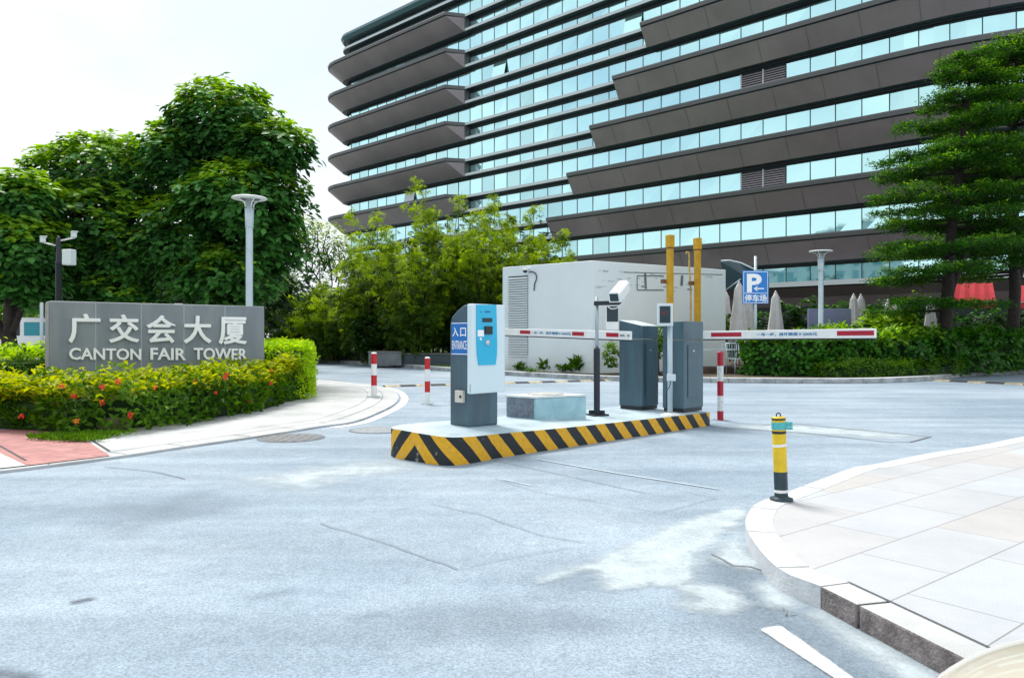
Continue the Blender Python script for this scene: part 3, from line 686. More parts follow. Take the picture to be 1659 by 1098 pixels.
def sweep(name, prof, a, b, z, mats, nf=None):
    """sweep a (n, dz, material) profile along the facade between a and b"""
    ss = srange(a, b); mb = MB(); k = len(prof); V = []
    if nf:
        ex = [x for x in nf[1] if a < x < b]; ss = sorted(set(ss + ex))
    for s in ss:
        for (n, dz, _) in prof:
            V.append(tuple(pathpt(s, nf[0](s, n) if nf else n) + Vector((0, 0, z + dz))))
    for i in range(len(ss) - 1):
        for j in range(k - 1):
            mb.add([V[i * k + j], V[i * k + j + 1], V[(i + 1) * k + j + 1], V[(i + 1) * k + j]], [(0, 1, 2, 3)], prof[j][2])
    for i, rev in ((0, False), (len(ss) - 1, True)):
        f = [V[i * k + j] for j in range(k)]; mb.add(f[::-1] if rev else f, [tuple(range(k))], prof[1][2])
    return mb.build(name, mats, tower)
# walls behind the glass, roof slab
wall = sweep('wall', [(-.08, 0, 0), (-.08, ZK(8) + .1, 0)], SA, SB, 0, ['facade_dark'])
mb = MB(); ol = [pathpt(s, -.2) for s in srange(SA, SB)]; mb.prism([(p.x, p.y) for p in ol], ZK(8) - .3, ZK(8) + .12); mb.build('roof', 'fascia', tower)
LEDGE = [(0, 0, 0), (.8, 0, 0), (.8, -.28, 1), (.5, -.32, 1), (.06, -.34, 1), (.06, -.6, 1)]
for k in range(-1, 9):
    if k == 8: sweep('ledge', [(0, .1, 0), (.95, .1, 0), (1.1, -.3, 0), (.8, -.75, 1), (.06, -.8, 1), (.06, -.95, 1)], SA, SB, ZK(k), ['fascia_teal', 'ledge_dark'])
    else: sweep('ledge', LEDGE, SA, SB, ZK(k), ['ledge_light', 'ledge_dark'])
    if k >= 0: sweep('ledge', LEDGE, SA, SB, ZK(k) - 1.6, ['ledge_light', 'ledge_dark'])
def band(a, b, k, N, nf=None):
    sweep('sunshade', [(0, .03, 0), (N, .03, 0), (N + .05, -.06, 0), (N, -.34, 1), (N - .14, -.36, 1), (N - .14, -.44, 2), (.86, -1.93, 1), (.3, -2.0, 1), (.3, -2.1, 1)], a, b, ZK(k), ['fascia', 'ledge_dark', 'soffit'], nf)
tips = {5: 1037, 4: 992, 3: 955, 2: 918, 1: 885, 0: 850, 6: 1090}
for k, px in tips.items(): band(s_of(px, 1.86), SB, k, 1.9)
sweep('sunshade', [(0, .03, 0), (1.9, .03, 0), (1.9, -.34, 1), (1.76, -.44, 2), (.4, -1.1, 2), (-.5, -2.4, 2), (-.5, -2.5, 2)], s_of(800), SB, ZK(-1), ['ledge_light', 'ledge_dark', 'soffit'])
eA, eB = s_of(722, 2.6), s_of(752, .9)
for k in range(2, 8):
    NL = 2.75
    def nf(s, n, NL=NL):
        if n <= .86: return n
        t = min(1, max(0, (s - eA) / (eB - eA))); return .86 + (n - .86) * (1 - t) * 1.0
    band(SA, eB, k, NL, (nf, [eA, eA + .01, eB - .02]))
# panel joints on the soffits
for k, px in tips.items():
    s0 = s_of(px, 1.86); s = s0 + 2.4
    while s < S_C + 8 and k < 6:
        a, b = pathpt(s, 1.775) + Vector((0, 0, ZK(k) - .455)), pathpt(s, .885) + Vector((0, 0, ZK(k) - 1.92)); mb = MB(); mb.pp(a - Vector((0, 0, .006)), Tt * .022, b - a, Tn * .006, 0); mb.build('panel_joint', 'fascia_seam', tower)
        s += 3.8
# panes
PW = 1.9
panes = []
random.seed(5)
def visible_area(P):
    xs = [CX + F * p.x / max(.1, p.y) for p in P]; ys = [HY - F * (p.z - HC) / max(.1, p.y) for p in P]
    if min(p.y for p in P) < 1 or max(xs) < 0 or min(xs) > 1659 or max(ys) < 0 or min(ys) > 1098: return 0
    cx, cy = sum(xs) / 4, sum(ys) / 4
    if (cx < 500 and cy > 120) or (cy > 400 and cx < 1180) or (cx > 1400 and cy > 130): return 1e-3 * (max(xs) - min(xs)) * (max(ys) - min(ys))
    return (max(xs) - min(xs)) * (max(ys) - min(ys))
def open_at(px): return s_of(px)
specials = {}
def cell(px): return round((s_of(px) - (S_L + RL)) / PW - .5)
for k, a, b in ((4, 1204, 1278), (2, 1221, 1291)):
    for c in range(cell(a + 14), cell(a + 14) + 2): specials[('t', k, c)] = 'louvre'
specials[('t', 6, cell(820))] = 'open'; specials[('t', 3, cell(664))] = 'open'; specials[('t', 6, cell(1030))] = 'open'
nmax = int((S_C + RC * math.pi / 2 - S_L) / PW) + 6
mull = MB()
for k in range(0, 10):
    rows = []
    if k <= 8: rows.append(('s', ZK(k) - 1.6, ZK(k) - .6)); rows.append(('t', (ZK(k - 1)), ZK(k) - 2.2))
    for typ, z0, z1 in rows:
        for c in range(-7, nmax):
            s = S_L + RL + c * PW
            if typ == 's' and k in tips and s > s_of(tips[k], 1.86) + 2: continue
            if typ == 's' and 2 <= k <= 7 and s + PW < eB - 2: continue
            kind = specials.get((typ, k, c))
            segs = 2 if s + PW > S_C or s < S_L + RL else 1
            a, b = s + .035, s + PW - .035
            ta, tb = random.uniform(-.014, .014), random.uniform(-.014, .014)
            if kind:
                A, B = pathpt(a, .0), pathpt(b, .0)
                if kind == 'louvre':
                    m = MB(); nl = 9
                    m.pp(A + Vector((0, 0, z0 + .02)), B - A, -Tn * .03, Vector((0, 0, z1 - z0 - .04)), 1)
                    for j in range(nl):
                        z = z0 + .1 + (z1 - z0 - .15) * j / nl
                        m.pp(A + Tn * .10 + Vector((0, 0, z)), B - A, Vector((0, 0, .035)), -Tn * .09 + Vector((0, 0, .09)), 0)
                    m.pp(A + Vector((0, 0, z0)) - Tt * .04, Tt * .1, Tn * .13, Vector((0, 0, z1 - z0)), 2)
                    m.build('louvre_vent', ['louvre_brown', 'facade_dark', 'ledge_light'], tower)
                else:
                    m = MB(); up = Vector((0, 0, z1 - z0 - .1)); top = Vector((0, 0, z1 - .05)); h = z1 - z0 - .1
                    o1 = A + top + Tn * .05; low = -Vector((0, 0, 1)) * h * math.cos(.22) + Tn * h * math.sin(.22)
                    m.pp(o1, B - A, low, Tn * .04, 0); m.build('open_window', ['kiosk_box' if c < 12 else 'tower_glass'], tower)
                continue
            pts = [a + (b - a) * i / segs for i in range(segs + 1)]
            quads = []
            for i in range(segs):
                P = [pathpt(pts[i], ta) + Vector((0, 0, z0)), pathpt(pts[i + 1], tb) + Vector((0, 0, z0)), pathpt(pts[i + 1], tb * .3) + Vector((0, 0, z1)), pathpt(pts[i], -ta) + Vector((0, 0, z1))]
                quads.append(P)
            panes.append((sum(visible_area(q) for q in quads), quads))
            if abs(s) < 200: mull.pp(pathpt(s, .0) - Tt * .03 + Vector((0, 0, z0)), Tt * .06, Tn * .035, Vector((0, 0, z1 - z0)))
panes.sort(key=lambda p: -p[0])
def pane_mesh(mb, quads):
    vs = [quads[0][0], quads[0][3]]
    for q in quads: vs += [q[1], q[2]]
    mb.add(vs, [(2 * i, 2 * i + 2, 2 * i + 3, 2 * i + 1) for i in range(len(quads))])
for a, q in panes[:100]:
    mb = MB(); pane_mesh(mb, q); mb.build('window', 'tower_glass', tower)
mb = MB()
for a, q in panes[100:]: pane_mesh(mb, q)
o = mb.build('window_rows', 'tower_glass', tower); o['kind'] = 'stuff'
mull.build('mullions', 'mullion', tower)
# low glass row at street level behind the cafe
mb = MB(); mm = MB()
for c in range(10, nmax):
    s = S_L + RL + c * PW; a, b = s + .05, s + PW - .05
    mb.add([pathpt(a, -1.2) + Vector((0, 0, .3)), pathpt(b, -1.2) + Vector((0, 0, .3)), pathpt(b, -1.2) + Vector((0, 0, 2.9)), pathpt(a, -1.2) + Vector((0, 0, 2.9))], [(0, 1, 2, 3)])
mb.build('shop_glazing', 'van_glass', tower)

# building across the street (behind the viewer), mirrored in the lower windows
OC, OR = Vector((-84, 8, 0)), math.radians(70)
opp = thing('apartment_block', OC, 'pale classical apartment block off to the left, mirrored in the lowest tower windows', 'building')
Ro = Matrix.Rotation(OR, 3, 'Z')
mb = MB(); mb.box(OC + Vector((0, 0, 9)), (54, 14, 18), OR); mb.box(OC + Ro @ Vector((-10, 0, 0)) + Vector((0, 0, 20.6)), (22, 14, 5), OR); mb.build('wall', 'opp_white', opp)
mb = MB(); mb.box(OC + Vector((0, 0, 18.3)), (55.4, 15.4, .55), OR); mb.box(OC + Ro @ Vector((-10, 0, 0)) + Vector((0, 0, 23.4)), (23.2, 15.2, .5), OR); mb.box(OC + Vector((0, 0, 5.0)), (54.5, 14.5, .3), OR); mb.build('cornice', 'white_paint', opp)
for i in range(11):
    for j in range(5):
        for sd_o in (-1,):
            c = OC + Ro @ Vector((-24.5 + i * 4.9, sd_o * 7.03, 0)) + Vector((0, 0, 3.0 + j * 3.4)); mb = MB(); mb.box(c, (2.6 if i % 2 else 1.7, .12, 2.2), OR); mb.build('window', 'opp_teal', opp)
# ------------------------------------------------------------------ white utility building
A_, B_, C_ = Vector((ray(960) * 23.3, 23.3, 0)), Vector((ray(814) * 25.6, 25.6, 0)), Vector((ray(1176) * 26.5, 26.5, 0))
ub = thing('utility_building', A_, 'low flat roofed white windowless utility building with a louvre and stained side', 'building')
D_ = B_ + (C_ - A_)
mb = MB(); mb.prism([(p.x, p.y) for p in (A_, C_, D_, B_)], 0, 3.58); mb.build('wall', 'white_wall', ub, bevel=.02)
dl = (B_ - A_).normalized(); dr = (C_ - A_).normalized(); nl_ = Vector((-dl.y, dl.x, 0)); nl_ = nl_ if nl_.y < 0 else -nl_; nr_ = Vector((-dr.y, dr.x, 0)); nr_ = nr_ if nr_.y < 0 else -nr_
def on(P0, e, px, py):
    """distance along e from P0 and height where the photo's pixel meets the upright plane through P0"""
    r = ray(px); u = (r * P0.y - P0.x) / (e.x - r * e.y); Y = P0.y + u * e.y
    return u, HC - (py - HY) * Y / F
def onp(P0, e, px, py):
    u, z = on(P0, e, px, py); return P0 + e * u + Vector((0, 0, z - P0.z))
u0, _ = on(A_, dl, 824, 450); u1, _ = on(A_, dl, 855.5, 450); zt, zb = 3.58 - .33, .62
lv = MB(); lv.pp(A_ + dl * u1 + Vector((0, 0, zb)), dl * (u0 - u1), nl_ * .012, Vector((0, 0, zt - zb)), 1)
for i in range(33):
    z = zb + (zt - zb) * i / 33
    lv.pp(A_ + dl * u1 + nl_ * .012 + Vector((0, 0, z)), dl * (u0 - u1), Vector((0, 0, .038)), nl_ * .04 - Vector((0, 0, .03)), 0)
lv.build('louvre', ['louvre_white', 'louvre_dark'], ub)
mb = MB()
mb.pp(A_ + dl * u1 + nl_ * .004 + Vector((0, 0, .1)), dl * (u0 - u1), nl_ * .01, Vector((0, 0, .48))); mb.build('panel', 'louvre_white', ub)
# stains along the parapet and the bricked-in opening on the right face
mb = MB(); random.seed(3)
def dab(e, nrm, ua, za, w, h, m):
    mb.pp(A_ + e * ua + nrm * .003 + Vector((0, 0, za)), e * w, nrm * .003, Vector((0, 0, h)), m)
mbk = mb
for i in range(34):
    uu = random.uniform(.2, 5.6); w = random.uniform(.03, .22); h = random.uniform(.01, .06)
    pts = []; base = A_ + dr * uu + nr_ * (.004 + i * .00008) + Vector((0, 0, 3.3 - random.random() ** 2 * .55))
    for k in range(9):
        a = 2 * math.pi * k / 9; pts.append(base + dr * (math.cos(a) * w * random.uniform(.4, 1)) + Vector((0, 0, math.sin(a) * h * random.uniform(.4, 1))))
    mbk.add(pts, [tuple(range(9))], 0 if random.random() < .18 else 1)
for (p, q, w_) in (((1032, 447), (1075, 447), .02), ((1032, 447), (1032, 469), .02), ((1032, 470), (1075, 470), .02), ((1045, 443), (1046, 468), .05), ((1105, 446), (1104, 463), .06), ((1010, 441), (1170, 445), .014)):
    a, b = onp(A_, dr, *p), onp(A_, dr, *q); d = b - a; s_ = d.normalized().cross(nr_) * w_
    mbk.add([a + nr_ * .009 - s_, b + nr_ * .009 - s_, b + nr_ * .009 + s_, a + nr_ * .009 + s_], [(0, 1, 2, 3)], 0)
mb.build('stains', ['stain', 'stain_light'], ub)
# dome camera and its cable on the left face
dc = onp(A_, dl, 857, 437); t = thing('dome_camera', dc, 'small white dome camera on the white building above its louvre', 'camera')
mb = MB(); mb.box(dc + nl_ * .1 + Vector((0, 0, .03)), (.12, .2, .05), math.atan2(nl_.y, nl_.x) + math.pi / 2); mb.cyl(dc + nl_ * .2 + Vector((0, 0, -.04)), .09, .07); mb.build('housing', 'white_paint', t)
mb = MB(); mb.ball(dc + nl_ * .2 + Vector((0, 0, -.05)), .075, 12, 8, 0, (1, 1, .9)); mb.build('dome', 'black', t)
mb = MB(); cb = [onp(A_, dl, *p) + nl_ * .03 for p in ((858, 441), (864, 440.5), (869, 444), (870, 452), (867, 460), (866, 471))]; mb.tube(smooth([tuple(p) for p in cb], 4), .018, 6)
mb.build('cable', 'black', t)

# yellow ducts
def duct(px, ptop, pcap, Y, wpx, label, cap=1.25):
    b = Vector((ray(px) * Y, Y, .117)); zt = HC - (ptop - HY) * Y / F; zc = HC - (pcap - HY) * Y / F; w = wpx * Y / F
    t = thing('yellow_duct', b, label, 'duct', 'tall square yellow ducts by the white building')
    ang = math.atan2(dr.y, dr.x)
    mb = MB(); mb.box((b.x, b.y, (zc + .117) / 2), (w, w, zc - .117), ang); mb.box((b.x, b.y, 3.2), (w * 1.04, w * 1.04, .03), ang); mb.build('shaft', 'yellow_pipe', t, bevel=.01)
    mb = MB(); mb.box((b.x, b.y, (zc + zt) / 2), (w * cap, w * cap, zt - zc), ang); mb.build('cap', 'yellow_pipe', t, bevel=.01)
    mb = MB(); mb.box((b.x, b.y, zc - .015), (w * 1.3, w * 1.3, .03), ang); mb.box((b.x - .12, b.y + .1, 2.95), (.3, .12, .12), ang); mb.build('bracket', 'rust', t)
duct(1085.5, 381, 401, 23.4, 8.5, 'left and slightly taller of the two square yellow ducts')
duct(1130, 386, 404, 24.2, 8.0, 'right hand square yellow duct beside the thin hooked pipe')
Yp = 24.4; pts = [at(1117, 545 + 60, Yp), at(1119, 560, Yp), at(1119, 470, Yp), at(1116.5, 430, Yp), at(1116.5, 412, Yp), at(1115, 408.5, Yp), at(1112.5, 408.5, Yp), at(1111.5, 412, Yp)]
mb = MB(); mb.tube(pts, .028, 10); tag(mb.build('vent_pipe', 'ochre_pipe'), 'thin ochre pipe with a hooked top between the two yellow ducts', 'pipe')
mb = MB(); p = gp(974, 604, .11); mb.box((p.x, p.y, .75), (.16, .16, 1.3), .6); mb.box((p.x, p.y, 1.46), (.1, .1, .14), .6); tag(mb.build('short_post', 'orange_post', bevel=.01), 'short rusty orange post by the corner of the white building', 'post')

# ------------------------------------------------------------------ toll island
E1 = Vector((.69, .724, 0)).normalized(); E2 = Vector((-E1.y, E1.x, 0))
base = [(-1.20, 8.35), (-1.262, 7.92), (-.97, 7.57), (-.63, 7.33), (-.40, 7.46), (-.19, 7.74)]
pr = smooth([(x, y, 0) for x, y in base], 5)
e_end = Vector((2.77, 10.63, 0)); run = pr + [pr[-1].lerp(e_end, k / 8) for k in range(1, 9)]
back = [e_end + E2 * .35 + E1 * .1, e_end + E2 * 1.35, Vector((-.9, 8.9, 0))]
cum = [0]
for i in range(1, len(run)): cum.append(cum[-1] + (run[i] - run[i - 1]).length)
apex_i = min(range(len(run)), key=lambda i: abs(run[i].x + .97)); stripe_mat('hazard_paint', .34, 1.0, apex=cum[apex_i], duty=.5, worn=1.0)
def ztop(u):
    k = [(0, .29), (.7, .30), (1.2, .285), (1.9, .255), (3.2, .225), (6, .19)]
    for (a, b), (c, d) in zip(k, k[1:]):
        if u <= c: return b + (d - b) * (u - a) / (c - a)
    return .19
isl = thing('toll_island', (0.5, 8.9, 0), 'raised concrete toll island edged with yellow and black hazard stripes', 'traffic island')
mb = MB(); uvs = []
for i in range(len(run) - 1):
    a, b = run[i], run[i + 1]; za, zb_ = ztop(cum[i]), ztop(cum[i + 1])
    mb.add([(a.x, a.y, 0), (b.x, b.y, 0), (b.x, b.y, zb_), (a.x, a.y, za)], [(0, 1, 2, 3)]); uvs += [(cum[i], 0), (cum[i + 1], 0), (cum[i + 1], zb_), (cum[i], za)]
ent = back[0]; u1_ = cum[-1]; L_ = (ent - run[-1]).length
mb.add([tuple(run[-1]), tuple(ent), (ent.x, ent.y, .19), (run[-1].x, run[-1].y, .19)], [(0, 1, 2, 3)]); uvs += [(u1_, 0), (u1_ + L_, 0), (u1_ + L_, .19), (u1_, .19)]
mb.uv = uvs; mb.build('striped_kerb', 'hazard_paint', isl)
mb = MB(); allp = run + back
cen = Vector((.9, 9.6, .215)); n_ = len(allp)
top = [Vector((p.x, p.y, (ztop(cum[i]) if i < len(run) else .2) - .001)) for i, p in enumerate(allp)]
mb.add([tuple(p) for p in top], [tuple(range(n_))], 0)
for i in range(len(run), n_ ):
    a, b = top[i], top[(i + 1) % n_]; mb.add([(a.x, a.y, 0), (b.x, b.y, 0), tuple(b), tuple(a)], [(0, 1, 2, 3)])
mb.build('slab', 'island_top', isl)

# ticket machine
kz = .235; K0 = Vector((ray(760.5) * 8.12, 8.12, kz)); EK = E1
t = thing('ticket_machine', K0, 'grey ticket machine with a white front, bright blue panel and blue entrance sign', 'ticket machine')
w = .505; dpt = .34
prof = [(0, 0), (dpt, 0), (dpt, 1.12), (dpt - .03, 1.20), (dpt * .62, 1.27), (.1, 1.325), (0, 1.335)]
def kp(u, v, z): return K0 + EK * u + E2 * v + Vector((0, 0, z))
mb = MB(); nP = len(prof); fr = [kp(.035, .04 + a * .92, b + .03) for a, b in prof]; bk = [kp(w - .03, .04 + a * .92, b + .03) for a, b in prof]
mb.add(fr + bk, [tuple(range(nP)), tuple(range(nP, 2 * nP))[::-1]] + [(i, nP + i, nP + (i + 1) % nP, (i + 1) % nP) for i in range(nP)]); mb.build('body', 'cab_grey', t, bevel=.018)
mb = MB(); mb.pp(kp(.055, .07, 0), EK * (w - .11), E2 * (dpt - .1), Vector((0, 0, .05))); mb.build('plinth', 'black', t)
zb0, zt0 = .40, 1.365
mb = MB(); mb.pp(kp(-.0, -.045, zb0), EK * w, E2 * .085, Vector((0, 0, zt0 - zb0))); cover = mb.build('front_cover', 'kiosk_white', t, bevel=.014)
P0 = kp(0, -.045, 0); nk = -E2
def kq(px, py, lift=.0): return onp(P0, EK, px, py) + nk * lift
pl = [kq(771.5, 493.5), kq(803, 493.5), kq(804.5, 560), kq(804, 575), kq(802, 590.5), kq(775, 591.5), kq(772.5, 575), kq(771.5, 555)]
mb = MB(); mb.add([p + nk * .012 for p in pl] + [p for p in pl], [tuple(range(8))[::-1]] + [(i, (i + 1) % 8, 8 + (i + 1) % 8, 8 + i) for i in range(8)]); cy = mb.build('control_panel', 'kiosk_cyan', t)
def kbox(name, x0, y0, x1, y1, lift, th, m, par=None):
    a, b, c = kq(x0, y1), kq(x1, y1), kq(x0, y0); mb = MB(); mb.pp(a + nk * lift, b - a, Vector((0, 0, (c - a).z)), nk * th); return mb.build(name, m, par or t, bevel=.003)
kbox('screen', 780, 515, 796, 522, .012, .004, 'dark_screen', cy); kbox('card_slot', 783.5, 528.5, 795, 541.5, .012, .02, 'black', cy)
kbox('notice', 772.5, 534.5, 782.5, 545, .012, .004, 'letter_white', cy); kbox('notice', 776, 547, 779, 551, .012, .004, 'letter_white', cy)
c = kq(788, 555, .012); mb = MB(); mb.lathe(c, [(.032, 0), (.032, .012), (.024, .022), (.0, .024)], 16, 0, axis=nk, cap=False); mb.build('button', 'silver', cy)
kbox('coin_slot', 777, 504.5, 779, 506, .012, .003, 'arm_blue', cy); kbox('coin_slot', 784, 503.5, 793, 506.5, .012, .003, 'arm_blue', cy)
kbox('hinge', 761.2, 622, 762.0, 636, .0, .003, 'cab_grey', cover)
# blue entrance sign on the left side
SP = kp(.035, .04, 0); nks = -EK
def ks(px, py): return onp(SP, E2, px, py)
v0, v1 = .055, .315
zs0, zs1 = .815, 1.17
mb = MB(); mb.pp(kp(.035, v0, zs0) + nks * .001, E2 * (v1 - v0), nks * .006, Vector((0, 0, zs1 - zs0))); sg = mb.build('entrance_sign', 'kiosk_blue', t)
mb = MB(); mb.pp(kp(.035, v0, zs0 + .005) + nks * .008, E2 * (v1 - v0), nks * .0015, Vector((0, 0, .008))); mb.pp(kp(.035, v0, zs1 - .014) + nks * .008, E2 * (v1 - v0), nks * .0015, Vector((0, 0, .008))); mb.build('border', 'letter_white', sg)
text('入', 'lettering', 'letter_white', sg, kp(.035, v1 - .014, zs0 + .20) + nks * .006, -E2, (0, 0, 1), .10, .10, .002, .01)
text('口', 'lettering', 'letter_white', sg, kp(.035, v1 - .145, zs0 + .20) + nks * .006, -E2, (0, 0, 1), .09, .095, .002, .01)
text('ENTRANCE', 'lettering', 'letter_white', sg, kp(.035, v1 - .012, zs0 + .06) + nks * .006, -E2, (0, 0, 1), v1 - v0 - .024, .095, .002, .0)
mb = MB(); mb.pp(kp(.035, .10, .30), E2 * .12, nks * .05, Vector((0, 0, .13))); sb = mb.build('socket_box', 'cream_plastic', t, bevel=.008)
mb = MB(); mb.cyl(kp(.035, .125, .365) + nks * .05, .016, .006, 12, 0, nks); mb.build('dial', 'black', sb)

# concrete plinth with lid
b0 = Vector((.29, 9.16, .225)); bl, br = Vector((-.076, 9.41, .225)) , Vector((.93, 9.50, .22)); bb = bl + br - b0
t = thing('concrete_plinth', b0, 'low square pale blue concrete plinth with a rusty cover on the island', 'plinth')
mb = MB(); mb.prism([(p.x, p.y) for p in (b0, br, bb, bl)], .19, .50, 0); mb.build('base', 'plinth_blue' if 'plinth_blue' in MATS else mat('plinth_blue', (.26, .47, .55), .7, col2=(.40, .60, .66), vscale=7, bump=.4), t, bevel=.01)
cc = (b0 + br + bb + bl) / 4; sc_ = lambda p, f: (cc.x + (p.x - cc.x) * f, cc.y + (p.y - cc.y) * f)
mb = MB(); mb.prism([sc_(p, 1.03) for p in (b0, br, bb, bl)], .502, .528, 0); mb.build('lid', mat('plinth_lid', (.66, .70, .71), .7, var=.15, vscale=8), t, bevel=.006)
mb = MB(); mb.lathe((cc.x, cc.y + .05, .528), [(.23, 0), (.23, .006), (.2, .012), (0, .012)], 28, 0, cap=False); mb.build('cover', mat('plinth_cover', (.45, .45, .43), .7, var=.3, vscale=12), t)
mb = MB(); dL = (bl - b0); mb.pp(b0 + dL * .06 - (br - b0).normalized() * .004 + Vector((0, 0, .04)), dL * .88, -(br - b0).normalized() * .004, Vector((0, 0, .23))); mb.build('side_panel', mat('plinth_side', (.17, .20, .25), .6, var=.4, vscale=22), t)

# barrier machines
def bpost(C, wv, wu, z0, z1, slope, label, seam_z, lid=False):
    t = thing('barrier_machine', C, label, 'barrier machine', 'grey barrier machines on the island')
    def q(u, v, z): return Vector((C.x, C.y, 0)) + E1 * u + E2 * v + Vector((0, 0, z))
    ch = .03
    poly = [q(0, 0, 0), q(wu, 0, 0), q(wu, wv, 0), q(0, wv, 0)]
    mb = MB(); mb.prism([(p.x, p.y) for p in poly], z0 + .05, seam_z - .004); mb.build('housing', 'cab_grey', t, bevel=.012)
    mb = MB(); ci = Vector((C.x, C.y, 0)) + E1 * wu / 2 + E2 * wv / 2
    mb.prism([(ci.x + (p.x - ci.x) * .93, ci.y + (p.y - ci.y) * .93) for p in poly], z0, z0 + .05); mb.build('plinth', 'black', t)
    mb = MB(); f = lambda x, y: z1 + slope * max(0, min(1, ((Vector((x, y, 0)) - Vector((C.x, C.y, 0))).dot(E2)) / wv))
    mb.prism([(ci.x + (p.x - ci.x) * 1.004, ci.y + (p.y - ci.y) * 1.004) for p in poly], seam_z + .002, z1, 0, 1 if lid else 0, ztop=f); mb.build('hood', ['cab_grey', 'cab_light'], t, bevel=.012)
    mb = MB(); mb.pp(q(wu * .2, -.004, z0 + .2), E1 * wu * .62, -E2 * .006, Vector((0, 0, seam_z - z0 - .28))); dr_ = mb.build('door', 'cab_grey', t, bevel=.003)
    mb = MB(); mb.box(q(wu * .45, -.012, seam_z - .16), (.05, .012, .02), math.atan2(E1.y, E1.x)); mb.build('lock', 'silver', dr_)
    return t
LC = Vector((ray(1040.5) * 10.75, 10.75, .2)); RCb = Vector((ray(1107.5) * 10.5, 10.5, .19))
bpost(LC, .40, .42, .205, 1.405, .085, 'grey barrier machine with a pale sloping lid holding the left arm', 1.215, True)
bpost(RCb, .34, .54, .195, 1.462, .0, 'taller flat topped grey barrier machine at the island end holding the right arm', 1.208)

def arm(A, B, label, reds, txt, wz=.115, endlab=None):
    t = thing('boom_barrier', A, label, 'barrier arm', 'white barrier arms with red blocks')
    d = (B - A); L = d.length; u = d.normalized(); nf_ = Vector((u.y, -u.x, 0)); nf_ = nf_ if nf_.y < 0 else -nf_; nf_.normalize()
    mb = MB(); mb.pp(A - Vector((0, 0, wz / 2)) - nf_ * .02, u * L, nf_ * .04, Vector((0, 0, wz))); mb.build('beam', 'white_paint', t, bevel=.006)
    mb = MB(); mb.pp(A - Vector((0, 0, wz / 2 + .015)) - nf_ * .017, u * L, nf_ * .034, Vector((0, 0, .015))); mb.build('rubber_edge', 'black', t)
    def Q(px, z): 
        uu, _ = on(A + nf_ * .021, u, px, 545); return A + u * uu + nf_ * .0205 + Vector((0, 0, z))
    for x0, x1 in reds:
        a, b = Q(x0, -.024), Q(x1, -.024); mb = MB(); mb.pp(a, b - a, nf_ * .002, Vector((0, 0, .056))); mb.build('red_block', 'red_dark', t)
    a, b = Q(txt[0], -.022), Q(txt[1], -.022)
    flip = (b - a).x < 0
    if flip: a, b = b, a
    text('一车一杆，损坏赔偿￥2000元', 'lettering', 'arm_blue', t, a, (b - a), (0, 0, 1), (b - a).length, .044, .001, .02, .002)
    if endlab:
        a, b = Q(endlab[0], -.015), Q(endlab[1], -.015)
        if (b - a).x < 0: a, b = b, a
        text('42A  10', 'lettering', 'dark_metal', t, a, (b - a), (0, 0, 1), (b - a).length, .03, .001, .02, .002)
Ys = 10.36; AL = Vector((ray(1022.5) * Ys, Ys, HC + 1.2 * Ys / F)); BL = Vector((ray(790) * 13.6, 13.6, HC + 8.6 * 13.6 / F))
arm(AL, BL, 'left barrier arm running behind the ticket machine', [(1002, 982), (946, 927), (859, 842.5)], (861, 925), .118, (1004, 1020))
AR = Vector((ray(1140) * 10.63, 10.63, HC + 2.2 * 10.6 / F)); BR = Vector((ray(1419) * 8.75, 8.75, HC + 5.2 * 8.75 / F))
arm(AR, BR, 'right barrier arm reaching out over the right lane', [(1152, 1201), (1356, 1416)], (1226, 1324), .112)

# camera pole
cpos = Vector((ray(967) * 9.95, 9.95, .215)); Yc = 9.95
t = thing('camera_pole', cpos, 'black foot and thin grey pole carrying a white plate camera', 'camera pole')
mb = MB(); mb.lathe(cpos, [(.041, 0), (.041, .86), (.036, .885), (.0, .89)], 16, cap=False); mb.box(cpos + Vector((0, 0, .011)), (.25, .2, .022), .5)
for k in range(4):
    a = .5 + k * math.pi / 2 + math.pi / 4; mb.pp(cpos + Vector((math.cos(a) * .035, math.sin(a) * .035, .02)), Vector((math.cos(a) * .07, math.sin(a) * .07, 0)), Vector((-math.sin(a) * .008, math.cos(a) * .008, 0)), Vector((0, 0, .05)))
mb.build('foot', 'dark_metal', t)
zt = at(0, 481, Yc).z; mb = MB(); mb.cyl(cpos + Vector((0, 0, .85)), .022, zt - cpos.z - .85, 12); mb.build('pole', 'galv', t)
mb = MB(); a, b = at(962.5, 491.5, Yc - .03), at(1006, 490.5, Yc - .03); mb.pp(Vector((a.x, a.y - .03, at(0, 495, Yc).z)), b - a, Vector((0, .06, 0)), Vector((0, 0, .055))); mb.build('bracket', 'dark_metal', t, bevel=.004)
cf, cb_ = at(995, 482, Yc - .12), at(1009, 465, Yc + .18); ax = (cb_ - cf).normalized(); L = .43
sd_ = ax.cross(Vector((0, 0, 1))).normalized(); upv = sd_.cross(ax)
mb = MB(); hw, hh = .080, .072
sec = [(-hw, -hh), (hw, -hh), (hw, hh * .6), (hw * .6, hh), (-hw * .6, hh), (-hw, hh * .6)]
f_ = [cf + sd_ * x + upv * y for x, y in sec]; g_ = [p + ax * L for p in f_]
mb.add(f_ + g_, [tuple(range(6))[::-1], tuple(range(6, 12))] + [(i, (i + 1) % 6, 6 + (i + 1) % 6, 6 + i) for i in range(6)]); o = mb.build('camera_housing', 'white_paint', t, bevel=.008)
mb = MB(); q = [cf - ax * .004 + sd_ * x * .72 + upv * y * .72 for x, y in ((-hw, -hh), (hw, -hh), (hw, hh), (-hw, hh))]; mb.add(q, [(0, 1, 2, 3)]); mb.build('lens_window', 'dark_screen', o)
